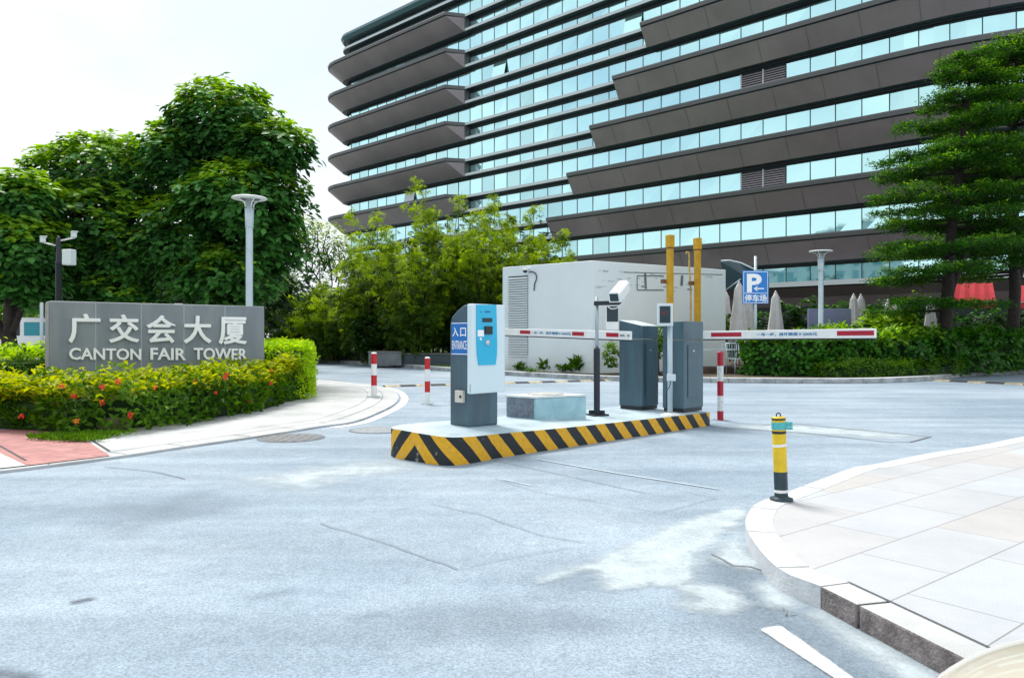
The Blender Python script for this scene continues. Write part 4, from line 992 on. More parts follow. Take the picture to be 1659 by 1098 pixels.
mb = MB(); mb.pp(cf + ax * .16 - sd_ * .02 - upv * .1, sd_ * .04, ax * .05, upv * .06); mb.build('mount', 'dark_metal', t)
mb = MB(); mb.tube(smooth([tuple(at(984, 495.5, Yc - .07)), tuple(at(990, 500, Yc - .08)), tuple(at(999, 499, Yc - .08)), tuple(at(1004, 494, Yc - .07)), tuple(at(1010, 489, Yc - .03)), tuple(at(1011, 478, Yc))], 4), .007, 6); mb.build('cable', 'white_paint', t)
a = at(982.5, 534, Yc + .02); wv = at(1002, 534, Yc + .02) - a
mb = MB(); mb.pp(a, wv, Vector((0, .07, 0)), Vector((0, 0, .31))); o = mb.build('display_box', 'white_paint', t, bevel=.004)
mb = MB(); mb.pp(a + wv * .03 + Vector((0, -.004, .105)), wv * .94, Vector((0, .004, 0)), Vector((0, 0, .2))); mb.build('screen', 'dark_screen', o)

# LED display pole
dp = Vector((ray(1085.5) * 10.15, 10.15, .2)); Yd = 10.15
t = thing('display_pole', dp, 'slim white pole with a small red digit display by the right barrier machine', 'display')
mb = MB(); mb.lathe(dp, [(.13, 0), (.13, .012), (.06, .03), (.035, .034)], 24, cap=False); mb.build('foot', 'white_paint', t)
mb = MB(); mb.cyl(dp + Vector((0, 0, .02)), .034, 1.26, 16); mb.build('pole', 'pole_grey', t)
ed = Vector((1, -.16, 0)).normalized(); a = at(1065, 528, Yd - .09); 
mb = MB(); hgt = at(0, 492, Yd).z - at(0, 528, Yd).z; wf = .205; mb.pp(a, ed * wf, Vector((.16, 1, 0)).normalized() * .17, Vector((0, 0, hgt))); bx = mb.build('display_box', 'kiosk_box' if 'kiosk_box' in MATS else mat('kiosk_box', (.64, .72, .76), .4), t, bevel=.006)
nfd = -Vector((.16, 1, 0)).normalized()
mb = MB(); mb.pp(a + ed * .03 + nfd * .001 + Vector((0, 0, .04)), ed * .14, nfd * .004, Vector((0, 0, hgt - .075))); sc2 = mb.build('screen', 'dark_screen', bx)
text('停', 'lettering', 'led_dim', sc2, a + ed * .048 + nfd * .005 + Vector((0, 0, .14)), ed, (0, 0, 1), .05, .055, .001, .0, .001); text('7', 'lettering', 'led_dim', sc2, a + ed * .108 + nfd * .005 + Vector((0, 0, .14)), ed, (0, 0, 1), .035, .055, .001, .0, .001)
m0 = at(1080.5, 617, Yd - .07); mb = MB(); mb.pp(m0, ed * .115, -nfd * .05, Vector((0, 0, .09))); o = mb.build('card_reader', 'kiosk_box', t, bevel=.006)
mb = MB(); mb.pp(m0 + ed * .02 + nfd * .001 + Vector((0, 0, .025)), ed * .075, nfd * .003, Vector((0, 0, .045))); mb.build('reader_window', 'cab_light', o)
mb = MB(); mb.tube(smooth([tuple(m0 + ed * .05), tuple(m0 + ed * .03 + Vector((0, 0, -.08))), tuple(m0 + ed * .0 + Vector((0, 0, -.13))), tuple(m0 + Vector((-.005, .01, -.3))), tuple(m0 + Vector((0.0, .03, -.42)))], 4), .006, 6); mb.build('cable', 'black', t)

# bollards
def bollard(P, h, r, label, worn=False):
    t = thing('bollard', P, label, 'bollard', 'red and white steel bollards'); segs = [(0, .27), (.27, .49), (.49, .74), (.74, 1)]
    segs = [(0, .26, 1), (.26, .49, 0), (.49, .74, 1), (.74, .97, 0)]
    if worn: segs = [(0, .14, 0), (.14, .36, 1), (.36, .57, 0), (.57, .79, 1), (.79, .97, 0)]
    mb = MB(); mb.lathe(P, [(r * 1.0, segs[0][0] * h), (r, .97 * h)], 20, 0, cap=False)
    mb = MB()
    for a, b, c in segs: mb.lathe(P, [(r, a * h), (r, b * h)], 20, c, cap=False)
    mb.lathe(P, [(r, .97 * h), (r * .92, .99 * h), (r * .5, h), (0, h)], 20, 1 if not worn else 0, cap=False)
    mb.build('post', ['red_paint' if not worn else 'red_dark', 'white_paint' if not worn else 'white_worn'], t)
    mb = MB(); mb.box(P + Vector((0, 0, .004)), (r * 4.4, r * 4.4, .008), .6)
    for sx in (-1, 1):
        for sy in (-1, 1): mb.cyl(P + Vector((sx * r * 1.6, sy * r * 1.6, .008)), .008, .012, 8)
    mb.build('base_plate', 'galv', t)
bollard(gp(606, 643, .032), .90, .058, 'red and white bollard on the curved footway edge, leftmost of three')
bollard(gp(692.5, 655), .875, .05, 'red and white bollard standing in the lane left of the ticket machine')
bollard(gp(1167, 681), 1.03, .046, 'scuffed red and white bollard at the right end of the island', True)
yb = Vector((ray(1266) * 5.3, 5.3, ZP)); t = thing('yellow_bollard', yb, 'yellow bollard with dark foot, teal tape wrap and ring top on the footway corner', 'bollard')
lean = Vector((-.035, .0, 1)).normalized(); H_ = .575
mb = MB(); mb.lathe(yb, [(.078, 0), (.078, .014), (.05, .02), (.047, .03)], 20, 0, cap=False); mb.lathe(yb + lean * .03, [(.046, 0), (.046, .17)], 24, 0, lean, cap=False); mb.build('foot', 'bollard_dark', t)
mb = MB(); mb.lathe(yb + lean * .055, [(.0472, 0), (.0472, .02)], 24, 0, lean, cap=False); mb.lathe(yb + lean * .385, [(.0472, -.01), (.0472, .008)], 24, 0, Vector((-.12, .0, 1)), cap=False); mb.build('white_band', 'line_white', t)
mb = MB(); mb.lathe(yb + lean * .2, [(.046, 0), (.046, H_ - .2), (.044, H_ - .196), (0, H_ - .19)], 24, 0, lean, cap=False); mb.build('post', 'bollard_yellow', t)
mb = MB(); mb.lathe(yb + lean * .465, [(.0475, 0), (.0475, .018)], 24, 0, lean, cap=False); mb.lathe(yb + lean * (H_ - .016), [(.0476, 0), (.0476, .012)], 24, 0, lean, cap=False); mb.build('black_band', 'black', t)
mb = MB(); mb.lathe(yb + lean * .495, [(.049, 0), (.051, .01), (.049, .024), (.051, .037), (.049, .05)], 24, 0, lean, cap=False)
for k in range(3): mb.pp(yb + lean * (.495 + k * .019) + Vector((.03, -.036, 0)), Vector((.052, -.004, .0)), Vector((0, .03, 0)), Vector((0, 0, .014)))
mb.build('tape_wrap', 'teal_tape', t)
mb = MB(); c = yb + lean * (H_ + .014); mb.tube([c + Vector((math.cos(a) * .015, 0, math.sin(a) * .018)) for a in [i * math.pi / 8 - .6 for i in range(14)]], .0045, 6); mb.build('ring', 'dark_metal', t)

# ------------------------------------------------------------------ sign wall
SLc = Vector((ray(80) * 11.5, 11.5, 0)); es = Vector((.772, .636, 0)).normalized(); ns = Vector((-es.y, es.x, 0)); SLn = 3.33; SH = 1.79
t = thing('sign_wall', SLc, 'grey stone sign wall with white Chinese and English building name above the flowering hedge', 'sign')
mb = MB(); mb.pp(SLc, es * SLn, ns * .38, Vector((0, 0, SH))); mb.build('wall', 'sign_concrete', t, bevel=.02)
mb = MB()
for px in (155, 229, 298, 364.5):
    u, _ = on(SLc, es, px, 545); mb.pp(SLc + es * (u - .009) - ns * .003, es * .018, ns * .01, Vector((0, 0, SH - .006)))
mb.build('joints', 'sign_joint', t)
mb = MB(); mb.pp(SLc - es * .003 + ns * .02, ns * .34, -es * .004, Vector((0, 0, SH - .03))); mb.build('end_face', 'sign_edge', t)
for ch, x0, x1, y0, y1 in (('广', 111.5, 161, 508.6, 554.4), ('交', 176.8, 223.8, 509.8, 554.4), ('会', 237.5, 283.3, 511, 555), ('大', 297.5, 340.6, 512, 555.5), ('厦', 354.3, 397.8, 513.9, 556.8)):
    a, b, c = onp(SLc, es, x0, y1), onp(SLc, es, x1, y1), onp(SLc, es, x0, y0)
    a.z = HC - (y1 - HY) * a.y / F; text(ch, 'character', 'letter_white', t, a, es, (0, 0, 1), (b - a).length, c.z - a.z, .03, .004, .012, heavy=.0085)
for wd, x0, x1 in (('CANTON', 111.5, 228), ('FAIR', 243, 300.5), ('TOWER', 313, 399.5)):
    a, b, c = onp(SLc, es, x0, 582.5), onp(SLc, es, x1, 583.2), onp(SLc, es, x0, 563)
    text(wd, 'lettering', 'letter_white', t, a, (b - a), (0, 0, 1), (b - a).length, c.z - a.z, .025, .022, .012)

# ------------------------------------------------------------------ street lamps, poles, parking sign
def lamp(px, Y, ztop_, rdisc, rp_, label, z0):
    P = Vector((ray(px) * Y, Y, z0)); t = thing('street_lamp', P, label, 'street lamp', 'pale lamps with flat ring heads')
    zj = ztop_ - rdisc * 1.75
    mb = MB(); mb.lathe(P, [(rp_ * 1.7, 0), (rp_ * 1.7, .02), (rp_, .03), (rp_, zj - z0)], 18, cap=False); mb.build('pole', 'pole_grey', t)
    mb = MB(); mb.lathe((P.x, P.y, zj), [(rp_ * 1.12, -.02), (rp_ * 1.15, 0), (rp_ * 1.3, rdisc * 1.05), (rp_ * .75, rdisc * 1.1), (rp_ * .7, rdisc * 1.62)], 18, cap=True); hd = mb.build('head', 'pole_grey', t)
    mb = MB()
    for k in range(4):
        a = math.pi / 4 + k * math.pi / 2; d = Vector((math.cos(a), math.sin(a), 0))
        mb.tube([Vector((P.x, P.y, zj + rdisc * 1.12)) + d * rp_ * 1.1, Vector((P.x, P.y, zj + rdisc * 1.38)) + d * rdisc * .30, Vector((P.x, P.y, ztop_ - .045)) + d * rdisc * .66], [.017, .014, .011], 6)
    mb.build('brackets', 'white_paint', hd)
    mb = MB(); mb.lathe((P.x, P.y, ztop_ - .05), [(rdisc * .6, .0), (rdisc * .95, .0), (rdisc, .016), (rdisc * .95, .034), (0, .055)], 36, cap=False); mb.build('disc', 'white_paint', hd)
lamp(404, 14.5, 3.92, .33, .066, 'pale grey lamp with flat ring head standing behind the sign wall', 0)
lamp(1330, 23.2, 3.88, .35, .075, 'pale grey lamp with flat ring head behind the right hedge', .117)
lamp(12, 36, 2.35, .24, .05, 'tiny far lamp at the left edge above the white van', 0)
P = Vector((ray(95) * 14.6, 14.6, 0)); Yc2 = 14.6
t = thing('camera_mast', P, 'dark mast with two small white cameras and a pale box behind the sign wall', 'camera pole')
mb = MB(); mb.lathe(P, [(.055, 0), (.055, 2.63), (.062, 2.64), (.062, 2.70), (.045, 2.71), (.045, 3.1), (.02, 3.18), (0, 3.18)], 14, cap=False); mb.build('mast', 'dark_metal', t)
for x1, y1, x2, y2 in ((90, 398, 71, 393), (98, 390, 121, 385)):
    a, b = at(x1, y1, Yc2), at(x2, y2, Yc2 - .1); mb = MB(); mb.tube([a, b], .016, 6); am = mb.build('arm', 'white_paint', t)
    mb = MB(); mb.box(b + Vector((0, -.03, .05)), (.09, .16, .1), .6); mb.box(b + Vector((.01, -.03, .105)), (.12, .2, .015), .6); mb.build('camera_head', 'louvre_white', am, bevel=.01)
mb = MB(); a = at(99.5, 429, Yc2 - .05); mb.pp(a, Vector((.19, -.03, 0)), Vector((.03, .16, 0)), Vector((0, 0, .30))); mb.build('junction_box', 'louvre_white', t, bevel=.02)
P = at(289.5, 560, 15.0); mb = MB(); mb.box((P.x, P.y, .95), (.22, .12, 1.9), .4); tag(mb.build('marker_post', mat('post_slate', (.05, .06, .09), .5), bevel=.04), 'dark slate marker post rising just above the sign wall', 'post')
P = at(67.5, 545, 13.2); mb = MB(); mb.cyl((P.x, P.y, 0), .028, HC + 55 * 13.2 / F, 10); tag(mb.build('thin_post', 'galv'), 'thin grey post just left of the sign wall', 'post')

Yg = 22.6; t = thing('parking_sign', Vector((ray(1224) * Yg, Yg, .117)), 'blue parking sign with white P and left arrow on a pale post', 'sign')
mb = MB(); mb.cyl((ray(1224) * Yg, Yg, .117), .042, HC + 130 * Yg / F - .117, 12); mb.build('post', 'pole_grey', t)
a = at(1203, 492, Yg - .06); b = at(1245.5, 492, Yg - .06); z1 = at(0, 438.5, Yg).z; z0 = a.z
mb = MB(); mb.pp(a + Vector((0, 0, 0)), b - a, Vector((0, .03, 0)), Vector((0, 0, z1 - z0))); pb = mb.build('panel', 'blue_sign', t, bevel=.015)
exx = Vector((1, 0, 0)); w_ = (b - a).length
def sgn_box(x0, y0, x1, y1): 
    q0, q1 = at(x0, y1, Yg - .0635), at(x1, y0, Yg - .0635); mb = MB(); mb.pp(q0, Vector((q1.x - q0.x, 0, 0)), Vector((0, -.003, 0)), Vector((0, 0, q1.z - q0.z))); return mb
for bx_ in ((1204.5, 440, 1244, 440.8), (1204.5, 474.5, 1244, 475.3), (1204.5, 490, 1244, 490.8), (1204.5, 440.8, 1205.2, 490), (1243.3, 440.8, 1244, 490)): sgn_box(*bx_).build('border', 'letter_white', pb)
q0, q1 = at(1210, 473.5, Yg - .06), at(1234, 443.5, Yg - .06)
text('P', 'lettering', 'letter_white', pb, q0, exx, (0, 0, 1), (q1.x - q0.x), q1.z - q0.z, .004, .035, .002)
mb = sgn_box(1225, 466.6, 1238, 468.4)
hh = [at(1221, 467.5, Yg - .0665), at(1227.5, 463, Yg - .0665), at(1226, 467.5, Yg - .0665), at(1227.5, 472, Yg - .0665)]; mb.add(hh, [(0, 3, 2), (0, 2, 1)]); mb.build('arrow', 'letter_white', pb)
q0, q1 = at(1206.5, 489, Yg - .06), at(1242, 477, Yg - .06)
text('停车场', 'lettering', 'letter_white', pb, q0, exx, (0, 0, 1), (q1.x - q0.x), q1.z - q0.z, .004, .02, .002)

# ------------------------------------------------------------------ folded parasols, panel, awnings, chairs
def parasol():
    t = thing('folded_parasol', (0, 0, 0), 'x', 'parasol', 'folded grey parasols outside the cafe')
    mb = MB(); mb.cyl((0, 0, 0), .03, 3.02, 10); mb.ball((0, 0, 3.04), .045, 10, 6); mb.build('pole', 'galv', t, local=True)
    mb = MB(); seg = 24; rings = [(.05, 3.0), (.13, 2.85), (.17, 2.4), (.24, 1.8), (.31, 1.2), (.34, .95)]; V = []
    for r, z in rings:
        for i in range(seg):
            a = 2 * math.pi * i / seg; rr = r * (1 + (.30 if i % 3 == 0 else -.18)); V.append((rr * math.cos(a), rr * math.sin(a), z + (.05 if i % 3 else -.03)))
    fs = [(j * seg + i, (j + 1) * seg + i, (j + 1) * seg + (i + 1) % seg, j * seg + (i + 1) % seg) for j in range(len(rings) - 1) for i in range(seg)]
    mb.add(V, fs, 0, True); mb.build('canopy', 'parasol_cloth', t, local=True)
    mb = MB(); mb.box((0, 0, .04), (.55, .55, .08)); mb.build('base', 'planter', t, local=True); return t
pz = parasol()
spots = [(1174, 27.8, .92, 'folded parasol partly hidden by the right edge of the white building'), (1198, 26.8, 1.0, 'tall folded parasol just left of the blue parking sign'), (1213, 28.2, .90, 'folded parasol half hidden behind the blue parking sign'), (1257, 26.8, .89, 'folded parasol standing alone right of the parking sign'),
         (1383, 27.3, .87, 'folded parasol beside the right edge of the blue grey panel'), (1395, 27.6, .87, 'folded parasol close behind another right of the blue grey panel'), (1439, 28.0, .83, 'folded parasol, left of the close pair under the layered tree'), (1452, 28.4, .82, 'darker folded parasol, right of the close pair under the layered tree'),
         (1508, 28.2, .85, 'folded parasol half hidden by the layered tree trunk')]
for i, (px, Y, s_, lb) in enumerate(spots):
    o = pz if i == 0 else copy_tree(pz); o.location = (ray(px) * Y, Y, .117); o.scale = (s_ * (.8 if i > 3 else 1), s_ * .9, s_); o.rotation_euler = (0, random.uniform(-.01, .01), random.uniform(0, 6)); o['label'] = lb
q0 = at(1309, 541, 25.4); mb = MB(); mb.box((at(1343.5, 0, 25.4).x, 25.4, (at(0, 500, 25.4).z + .12) / 2), (at(1378, 0, 25.4).x - q0.x, .12, at(0, 500, 25.4).z - .12)); tag(mb.build('screen_panel', 'panel_blue', bevel=.01), 'plain blue grey panel behind the lamp and the right hedge', 'screen')
def awning(name, px0, px1, pyt, pyb, Y, m, label, depth=1.4, nseg=8, cat='awning'):
    t = thing(name, at(px0, pyb, Y), label, cat); mb = MB(); a, b = at(px0, pyt, Y + depth), at(px1, pyt, Y + depth); c, d = at(px0 - 6, pyb, Y), at(px1 + 6, pyb, Y); V = []
    for i in range(nseg + 1):
        f = i / nseg
        for (p, q) in ((a, b), (c, d)): V.append(p.lerp(q, f) + Vector((0, 0, -.03 * (i % 2))))
        V.append(c.lerp(d, f) - Vector((0, 0, .22)))
    n = nseg; mb.add(V, [(3 * i, 3 * i + 3, 3 * i + 4, 3 * i + 1) for i in range(n)] + [(3 * i + 1, 3 * i + 4, 3 * i + 5, 3 * i + 2) for i in range(n)]); mb.build('cloth', m, t)
    mb = MB()
    for f in (0, .5, 1): mb.tube([a.lerp(b, f) - Vector((0, 0, .6)), c.lerp(d, f) - Vector((0, 0, .05))], .02, 6)
    mb.tube([c, d], .022, 6); mb.build('frame', 'galv', t)
awning('awning', 1550, 1608, 458, 489, 28.5, 'awning_red', 'bright red awning seen under the layered tree')
awning('awning', 1640, 1720, 462, 490, 28.5, 'awning_red', 'dark red awning cut by the right edge of the photo')
t = thing('canopy_sail', at(1180, 480, 30), 'dark teal pitched canopy with pale edges between the white building and parking sign', 'awning')
mb = MB(); V = [at(1168, 424, 31), at(1196, 424, 31), at(1246, 446, 30), at(1246, 470, 30), at(1176, 470, 31)]
mb.add(V + [v + Vector((0, .05, 0)) for v in V], [(4, 3, 2, 1, 0), (5, 6, 7, 8, 9)] + [(i, (i + 1) % 5, 5 + (i + 1) % 5, 5 + i) for i in range(5)]); mb.build('cloth', 'awning_teal', t)
mb = MB(); mb.tube([at(1168, 423, 30.9), at(1182, 422, 30.9), at(1200, 426, 30.5), at(1222, 436, 30.2), at(1246, 447, 29.9)], .035, 6); mb.tube([at(1176, 470, 30.9), at(1200, 452, 30.4)], .03, 6); mb.build('edge_beam', 'pole_grey', t)

def chair(P, rz, label):
    t = thing('cafe_chair', P, label, 'chair', 'thin white metal chairs by the far kerb'); R = Matrix.Rotation(rz, 3, 'Z')
    def L(x, y, z): return P + R @ Vector((x, y, z))
    for sx in (-1, 1):
        mb = MB(); mb.tube([L(sx * .24, -.22, 0), L(sx * .24, -.24, .46)], .014, 6); mb.build('leg', 'pole_grey', t)
        mb = MB(); mb.tube([L(sx * .24, .24, 0), L(sx * .22, .22, .46), L(sx * .22, .30, .92)], .014, 6); mb.build('leg', 'pole_grey', t)
    mb = MB(); mb.tube([L(-.22, .30, .92), L(.22, .30, .92)], .016, 6); mb.tube([L(-.22, .27, .72), L(.22, .27, .72)], .012, 6)
    for k in range(5): mb.tube([L(-.16 + k * .08, .26, .5), L(-.16 + k * .08, .30, .92)], .007, 5)
    mb.build('backrest', 'pole_grey', t)
    mb = MB(); mb.box(L(0, 0, .46), (.48, .48, .02), rz); mb.build('seat', 'pole_grey', t, bevel=.004)
chair(Vector((ray(1195) * 22.9, 22.9, .117)), .3, 'thin pale metal chair between the right arm and the hedge')
chair(Vector((ray(1178) * 24.0, 24.0, .117)), -.5, 'thin pale metal chair behind the scuffed bollard')
P = Vector((ray(1160) * 23.5, 23.5, .117)); t = thing('cafe_table', P, 'small metal table with a thin pale top behind the scuffed bollard', 'table')
mb = MB(); mb.box(P + Vector((0, 0, .72)), (1.3, .6, .03), .15); mb.build('table_top', 'pole_grey', t)
for sx in (-1, 1):
    for sy in (-1, 1): mb = MB(); mb.cyl(P + Vector((sx * .55, sy * .25, 0)), .015, .71, 8); mb.build('leg', 'pole_grey', t)
mb = MB(); mb.box(P + Vector((.2, .3, .09)), (2.6, 1.2, .18), .15); tag(mb.build('wooden_deck', mat('deck_brown', (.09, .055, .04), .8, var=.3, vscale=6)), 'low brown deck under the pale metal table and chairs', 'deck')

# planters
def planter(px0, px1, py0, py1, Y, dpth, label):
    a = at(px0, py1, Y); w_ = at(px1, py1, Y).x - a.x; h = at(0, py0, Y).z
    t = thing('planter_box', Vector((a.x, Y, .11)), label, 'planter')
    mb = MB(); mb.box((a.x + w_ / 2, Y + dpth / 2, (h + .1) / 2), (w_, dpth, h - .1)); mb.build('box', ['planter_light' if 'light' in label else 'planter'], t, bevel=.015)
    mb = MB(); mb.box((a.x + w_ / 2, Y + dpth / 2, h + .02), (w_ + .06, dpth + .06, .04)); mb.build('rim', 'planter_light', t, bevel=.008)
    mb = MB(); mb.box((a.x + w_ / 2, Y + dpth / 2, h + .045), (w_ - .15, dpth - .15, .02)); mb.build('earth', 'soil', t)
planter(497, 521, 569, 583, 35, 1.4, 'small light grey planter box beside the yellow hedge')
planter(524, 590, 572, 584, 35.5, 1.4, 'long low dark planter box under the left bamboo')
planter(597, 650, 571, 588, 30, 1.3, 'wide light grey planter box under the middle bamboo')
planter(653, 800, 574, 590, 30.3, 1.3, 'long dark planter box running behind the ticket machine')

# ------------------------------------------------------------------ plants
BROAD = tmpl_broad(.56, .05, .09); SIMPLE = tmpl_simple(.5, .12, .12); NARROW = tmpl_simple(.30, .06, .2)
SPRAYS = tmpl_spray(6, 1.2, .16, .5, 2)

def crown(name, parent, lobes, nclus, per, size, seed, mats, sunfrac=.3, tm=BROAD, inner=.35, spread=.55, flat=(1, 1, 1)):
    """leaf rosettes over and inside a set of ellipsoidal lobes (centre, radii)"""
    rng = np.random.default_rng(seed); vol = np.array([l[1][0] * l[1][2] for l in lobes]); pr_ = vol / vol.sum()
    li = rng.choice(len(lobes), nclus, p=pr_); C = np.array([tuple(l[0]) for l in lobes])[li]; R = np.array([l[1] for l in lobes])[li]
    u = unit(rng, nclus); rad = np.where(rng.random(nclus) < inner, rng.uniform(.3, .85, nclus), rng.uniform(.84, 1.04, nclus))
    lump = np.array([mnoise.noise(Vector(tuple(C[i] * .3 + u[i] * 2.6))) for i in range(nclus)]); rad = rad * (1 + .30 * lump)
    P = C + u * R * rad[:, None]
    ok = np.ones(nclus, bool)
    for c, r in lobes:      # keep rosettes out of other lobes' hearts
        d = np.linalg.norm((P - np.array(tuple(c))) / np.array(r), axis=1); ok &= ~((d < .55) & (rng.random(nclus) < .7))
    P, u = P[ok], u[ok]; nc = len(P)
    Nrm = u * .7 + np.array((0, 0, 1.0)); Nrm /= np.linalg.norm(Nrm, axis=1, keepdims=True)
    PP = np.repeat(P, per, 0); NN = np.repeat(Nrm, per, 0); n = len(PP)
    rd = unit(rng, n); tang = rd - NN * (rd * NN).sum(1, keepdims=True); tang /= np.linalg.norm(tang, axis=1, keepdims=True)
    D = tang + NN * rng.uniform(-.35, .45, (n, 1)); PP = PP + unit(rng, n) * size * spread * rng.random((n, 1)); U = NN + unit(rng, n) * .35
    S = size * rng.uniform(.65, 1.2, n)
    zc = np.repeat((u[:, 2] + .25 * rng.normal(size=nc)), per); mi = (zc > (1 - 2 * sunfrac)).astype(int) if len(mats) > 1 else None  # upward rosettes get the lighter green: leaf variety plus sun highlights in the colour
    return scatter(name, mats, parent, PP, D, U, S, tm, mi)

def limb(mb, a, b, r0, r1, bend, rng, n=5, seg=8):
    a, b = Vector(a), Vector(b); pts = []; L = (b - a).length; off_ = Vector((rng.uniform(-1, 1), rng.uniform(-1, 1), rng.uniform(-.3, .6))) * bend * L
    for i in range(n + 1):
        t_ = i / n; pts.append(a.lerp(b, t_) + off_ * math.sin(math.pi * t_) + Vector((rng.uniform(-1, 1), rng.uniform(-1, 1), 0)) * .02 * L)
    mb.tube(pts, [r0 + (r1 - r0) * i / n for i in range(n + 1)], seg); return pts

def broad_tree(name, base, lobes_px, Y, label, seed, nclus, r0=.2, leaf=.21, fork=2.2, mats=('leaf_big', 'leaf_sun'), lean=0, group=None, per=7, tm=BROAD, sunfrac=.3, inner=.35):
    rng = random.Random(seed); t = thing(name, base, label, 'tree', group)
    lobes = []
    for (px, py, rx, rz, dy) in lobes_px:
        c = at(px, py, Y + dy); lobes.append((c, (rx * Y / F, (rx + rz) / 2 * Y / F, rz * Y / F)))
    mb = MB(); B = Vector(base); fk = B + Vector((lean, 0, fork)); limb(mb, B, fk, r0, r0 * .8, .04, rng, 5, 12)
    for c, r in lobes:
        mid = fk.lerp(c, .5) + Vector((0, 0, .2)); limb(mb, fk - Vector((0, 0, .15)), c, r0 * .55, .04, .12, rng)
        for k in range(5):
            e = c + Vector((rng.uniform(-.8, .8) * r[0], rng.uniform(-.8, .8) * r[1], rng.uniform(-.2, .85) * r[2])); limb(mb, fk.lerp(c, rng.uniform(.4, .9)), e, .045, .012, .12, rng, 4, 5)
    mb.build('trunk', 'bark_dark', t)
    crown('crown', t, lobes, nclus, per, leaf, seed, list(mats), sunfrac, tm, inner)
    return t
G1 = 'broad leaved trees behind the sign wall'
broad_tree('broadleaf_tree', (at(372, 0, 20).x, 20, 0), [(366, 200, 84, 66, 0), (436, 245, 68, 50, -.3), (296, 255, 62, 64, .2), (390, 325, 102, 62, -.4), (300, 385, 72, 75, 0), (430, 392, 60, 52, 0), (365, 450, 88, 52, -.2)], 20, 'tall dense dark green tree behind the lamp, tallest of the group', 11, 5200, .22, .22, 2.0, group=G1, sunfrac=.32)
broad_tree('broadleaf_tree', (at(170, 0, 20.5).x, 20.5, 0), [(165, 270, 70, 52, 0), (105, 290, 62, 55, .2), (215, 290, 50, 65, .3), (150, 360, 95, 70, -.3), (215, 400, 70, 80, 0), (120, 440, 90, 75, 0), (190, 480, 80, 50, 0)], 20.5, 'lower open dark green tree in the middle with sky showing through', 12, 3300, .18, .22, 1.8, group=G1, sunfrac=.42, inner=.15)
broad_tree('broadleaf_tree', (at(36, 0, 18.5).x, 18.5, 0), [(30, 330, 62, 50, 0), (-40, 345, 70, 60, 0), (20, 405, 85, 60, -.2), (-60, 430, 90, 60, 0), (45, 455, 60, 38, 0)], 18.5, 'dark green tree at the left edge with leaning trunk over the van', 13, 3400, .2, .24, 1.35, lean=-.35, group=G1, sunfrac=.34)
broad_tree('background_tree', (at(250, 0, 27).x, 27, 0), [(250, 440, 120, 70, 0), (120, 450, 110, 60, .5), (380, 460, 110, 60, .5), (300, 500, 160, 60, 0)], 27, 'shaded dark tree standing behind the broad leaved group', 14, 2600, .2, .26, 1.0, mats=('leaf_dark',), per=7)
broad_tree('background_tree', (at(-20, 0, 42).x, 42, 0), [(0, 470, 90, 60, 0), (110, 500, 70, 40, 0), (60, 505, 60, 36, 0), (170, 490, 90, 50, 1)], 42, 'pale green tree far behind the white van', 15, 1500, .2, .34, 1.0, mats=('leaf_sun',), per=7)

# thin twiggy tree against the sky
def airy_tree(px, Y, lobes_px, label, seed, nclus):
    broad_tree('airy_tree', (at(px, 0, Y).x, Y, .1), lobes_px, Y, label, seed, nclus, .05, .15, 2.5, mats=('leaf_shrub', 'leaf_bamboo'), tm=SIMPLE, per=4)
airy_tree(525, 40, [(495, 375, 26, 30, 0), (525, 400, 42, 40, 0), (560, 420, 40, 40, 0), (500, 430, 40, 30, 0)], 'thin light leaved tree against the sky left of the tower', 21, 1500)

# bamboo
def bamboo(px, Y, spread, htop, n, label, seed, name='bamboo_clump', z0=.11, leafn=70, droop=1.0):
    rng = random.Random(seed); nr = np.random.default_rng(seed); B = Vector((ray(px) * Y, Y, z0)); t = thing(name, B, label, 'bamboo', 'bamboo clumps behind the far kerb'); mb = MB()
    P = []; D = []; S = []; M = []
    for k in range(n):
        a = rng.uniform(0, 2 * math.pi); r0 = rng.uniform(0, .45); out_ = rng.uniform(.25, 1) ** .7 * spread; H = htop * rng.uniform(.50, 1.04) * (1 - .22 * (out_ / spread))
        pts = []
        for i in range(9):
            f = i / 8; rr = r0 + out_ * f ** 2.4; pts.append(B + Vector((math.cos(a) * rr, math.sin(a) * rr * .7, H * (f - .13 * f ** 4 * droop))))
        mb.tube(pts, [.028 * (1 - .85 * i / 8) + .004 for i in range(9)], 5)
        for j in range(leafn):
            f = rng.uniform(.10, 1.0) ** .8; i = min(7, int(f * 8)); g = f * 8 - i; c = pts[i].lerp(pts[i + 1], g)
            w_ = .18 + .50 * math.sin(min(1, f * 1.05) * math.pi) ** .7
            th = rng.uniform(0, 2 * math.pi); ln = rng.uniform(.1, 1) * w_ * 1.35; o = Vector((math.cos(th) * ln, math.sin(th) * ln, rng.uniform(-.30, .25) * w_ - ln * .25))
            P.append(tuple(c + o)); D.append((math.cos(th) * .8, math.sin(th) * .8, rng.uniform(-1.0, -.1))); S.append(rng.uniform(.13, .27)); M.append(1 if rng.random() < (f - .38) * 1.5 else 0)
            if rng.random() < .10: mb.tube([c, c + o], [.006, .003], 3)
    mb.build('stems', 'bamboo_stem', t)
    P, D, S = np.array(P), np.array(D), np.array(S); reps = 4
    PP = np.repeat(P, reps, 0) + nr.normal(size=(len(P) * reps, 3)) * .085; DD = np.repeat(D, reps, 0) + nr.normal(size=(len(P) * reps, 3)) * .45; SS = np.repeat(S, reps) * nr.uniform(.7, 1.2, len(P) * reps)
    U = np.tile(np.array((0, 0, 1.0)), (len(PP), 1)) + nr.normal(size=(len(PP), 3)) * .3
    scatter('foliage', ['leaf_bamboo_dark', 'leaf_bamboo'], t, PP, DD, U, SS, SPRAYS, np.repeat(np.array(M), reps))
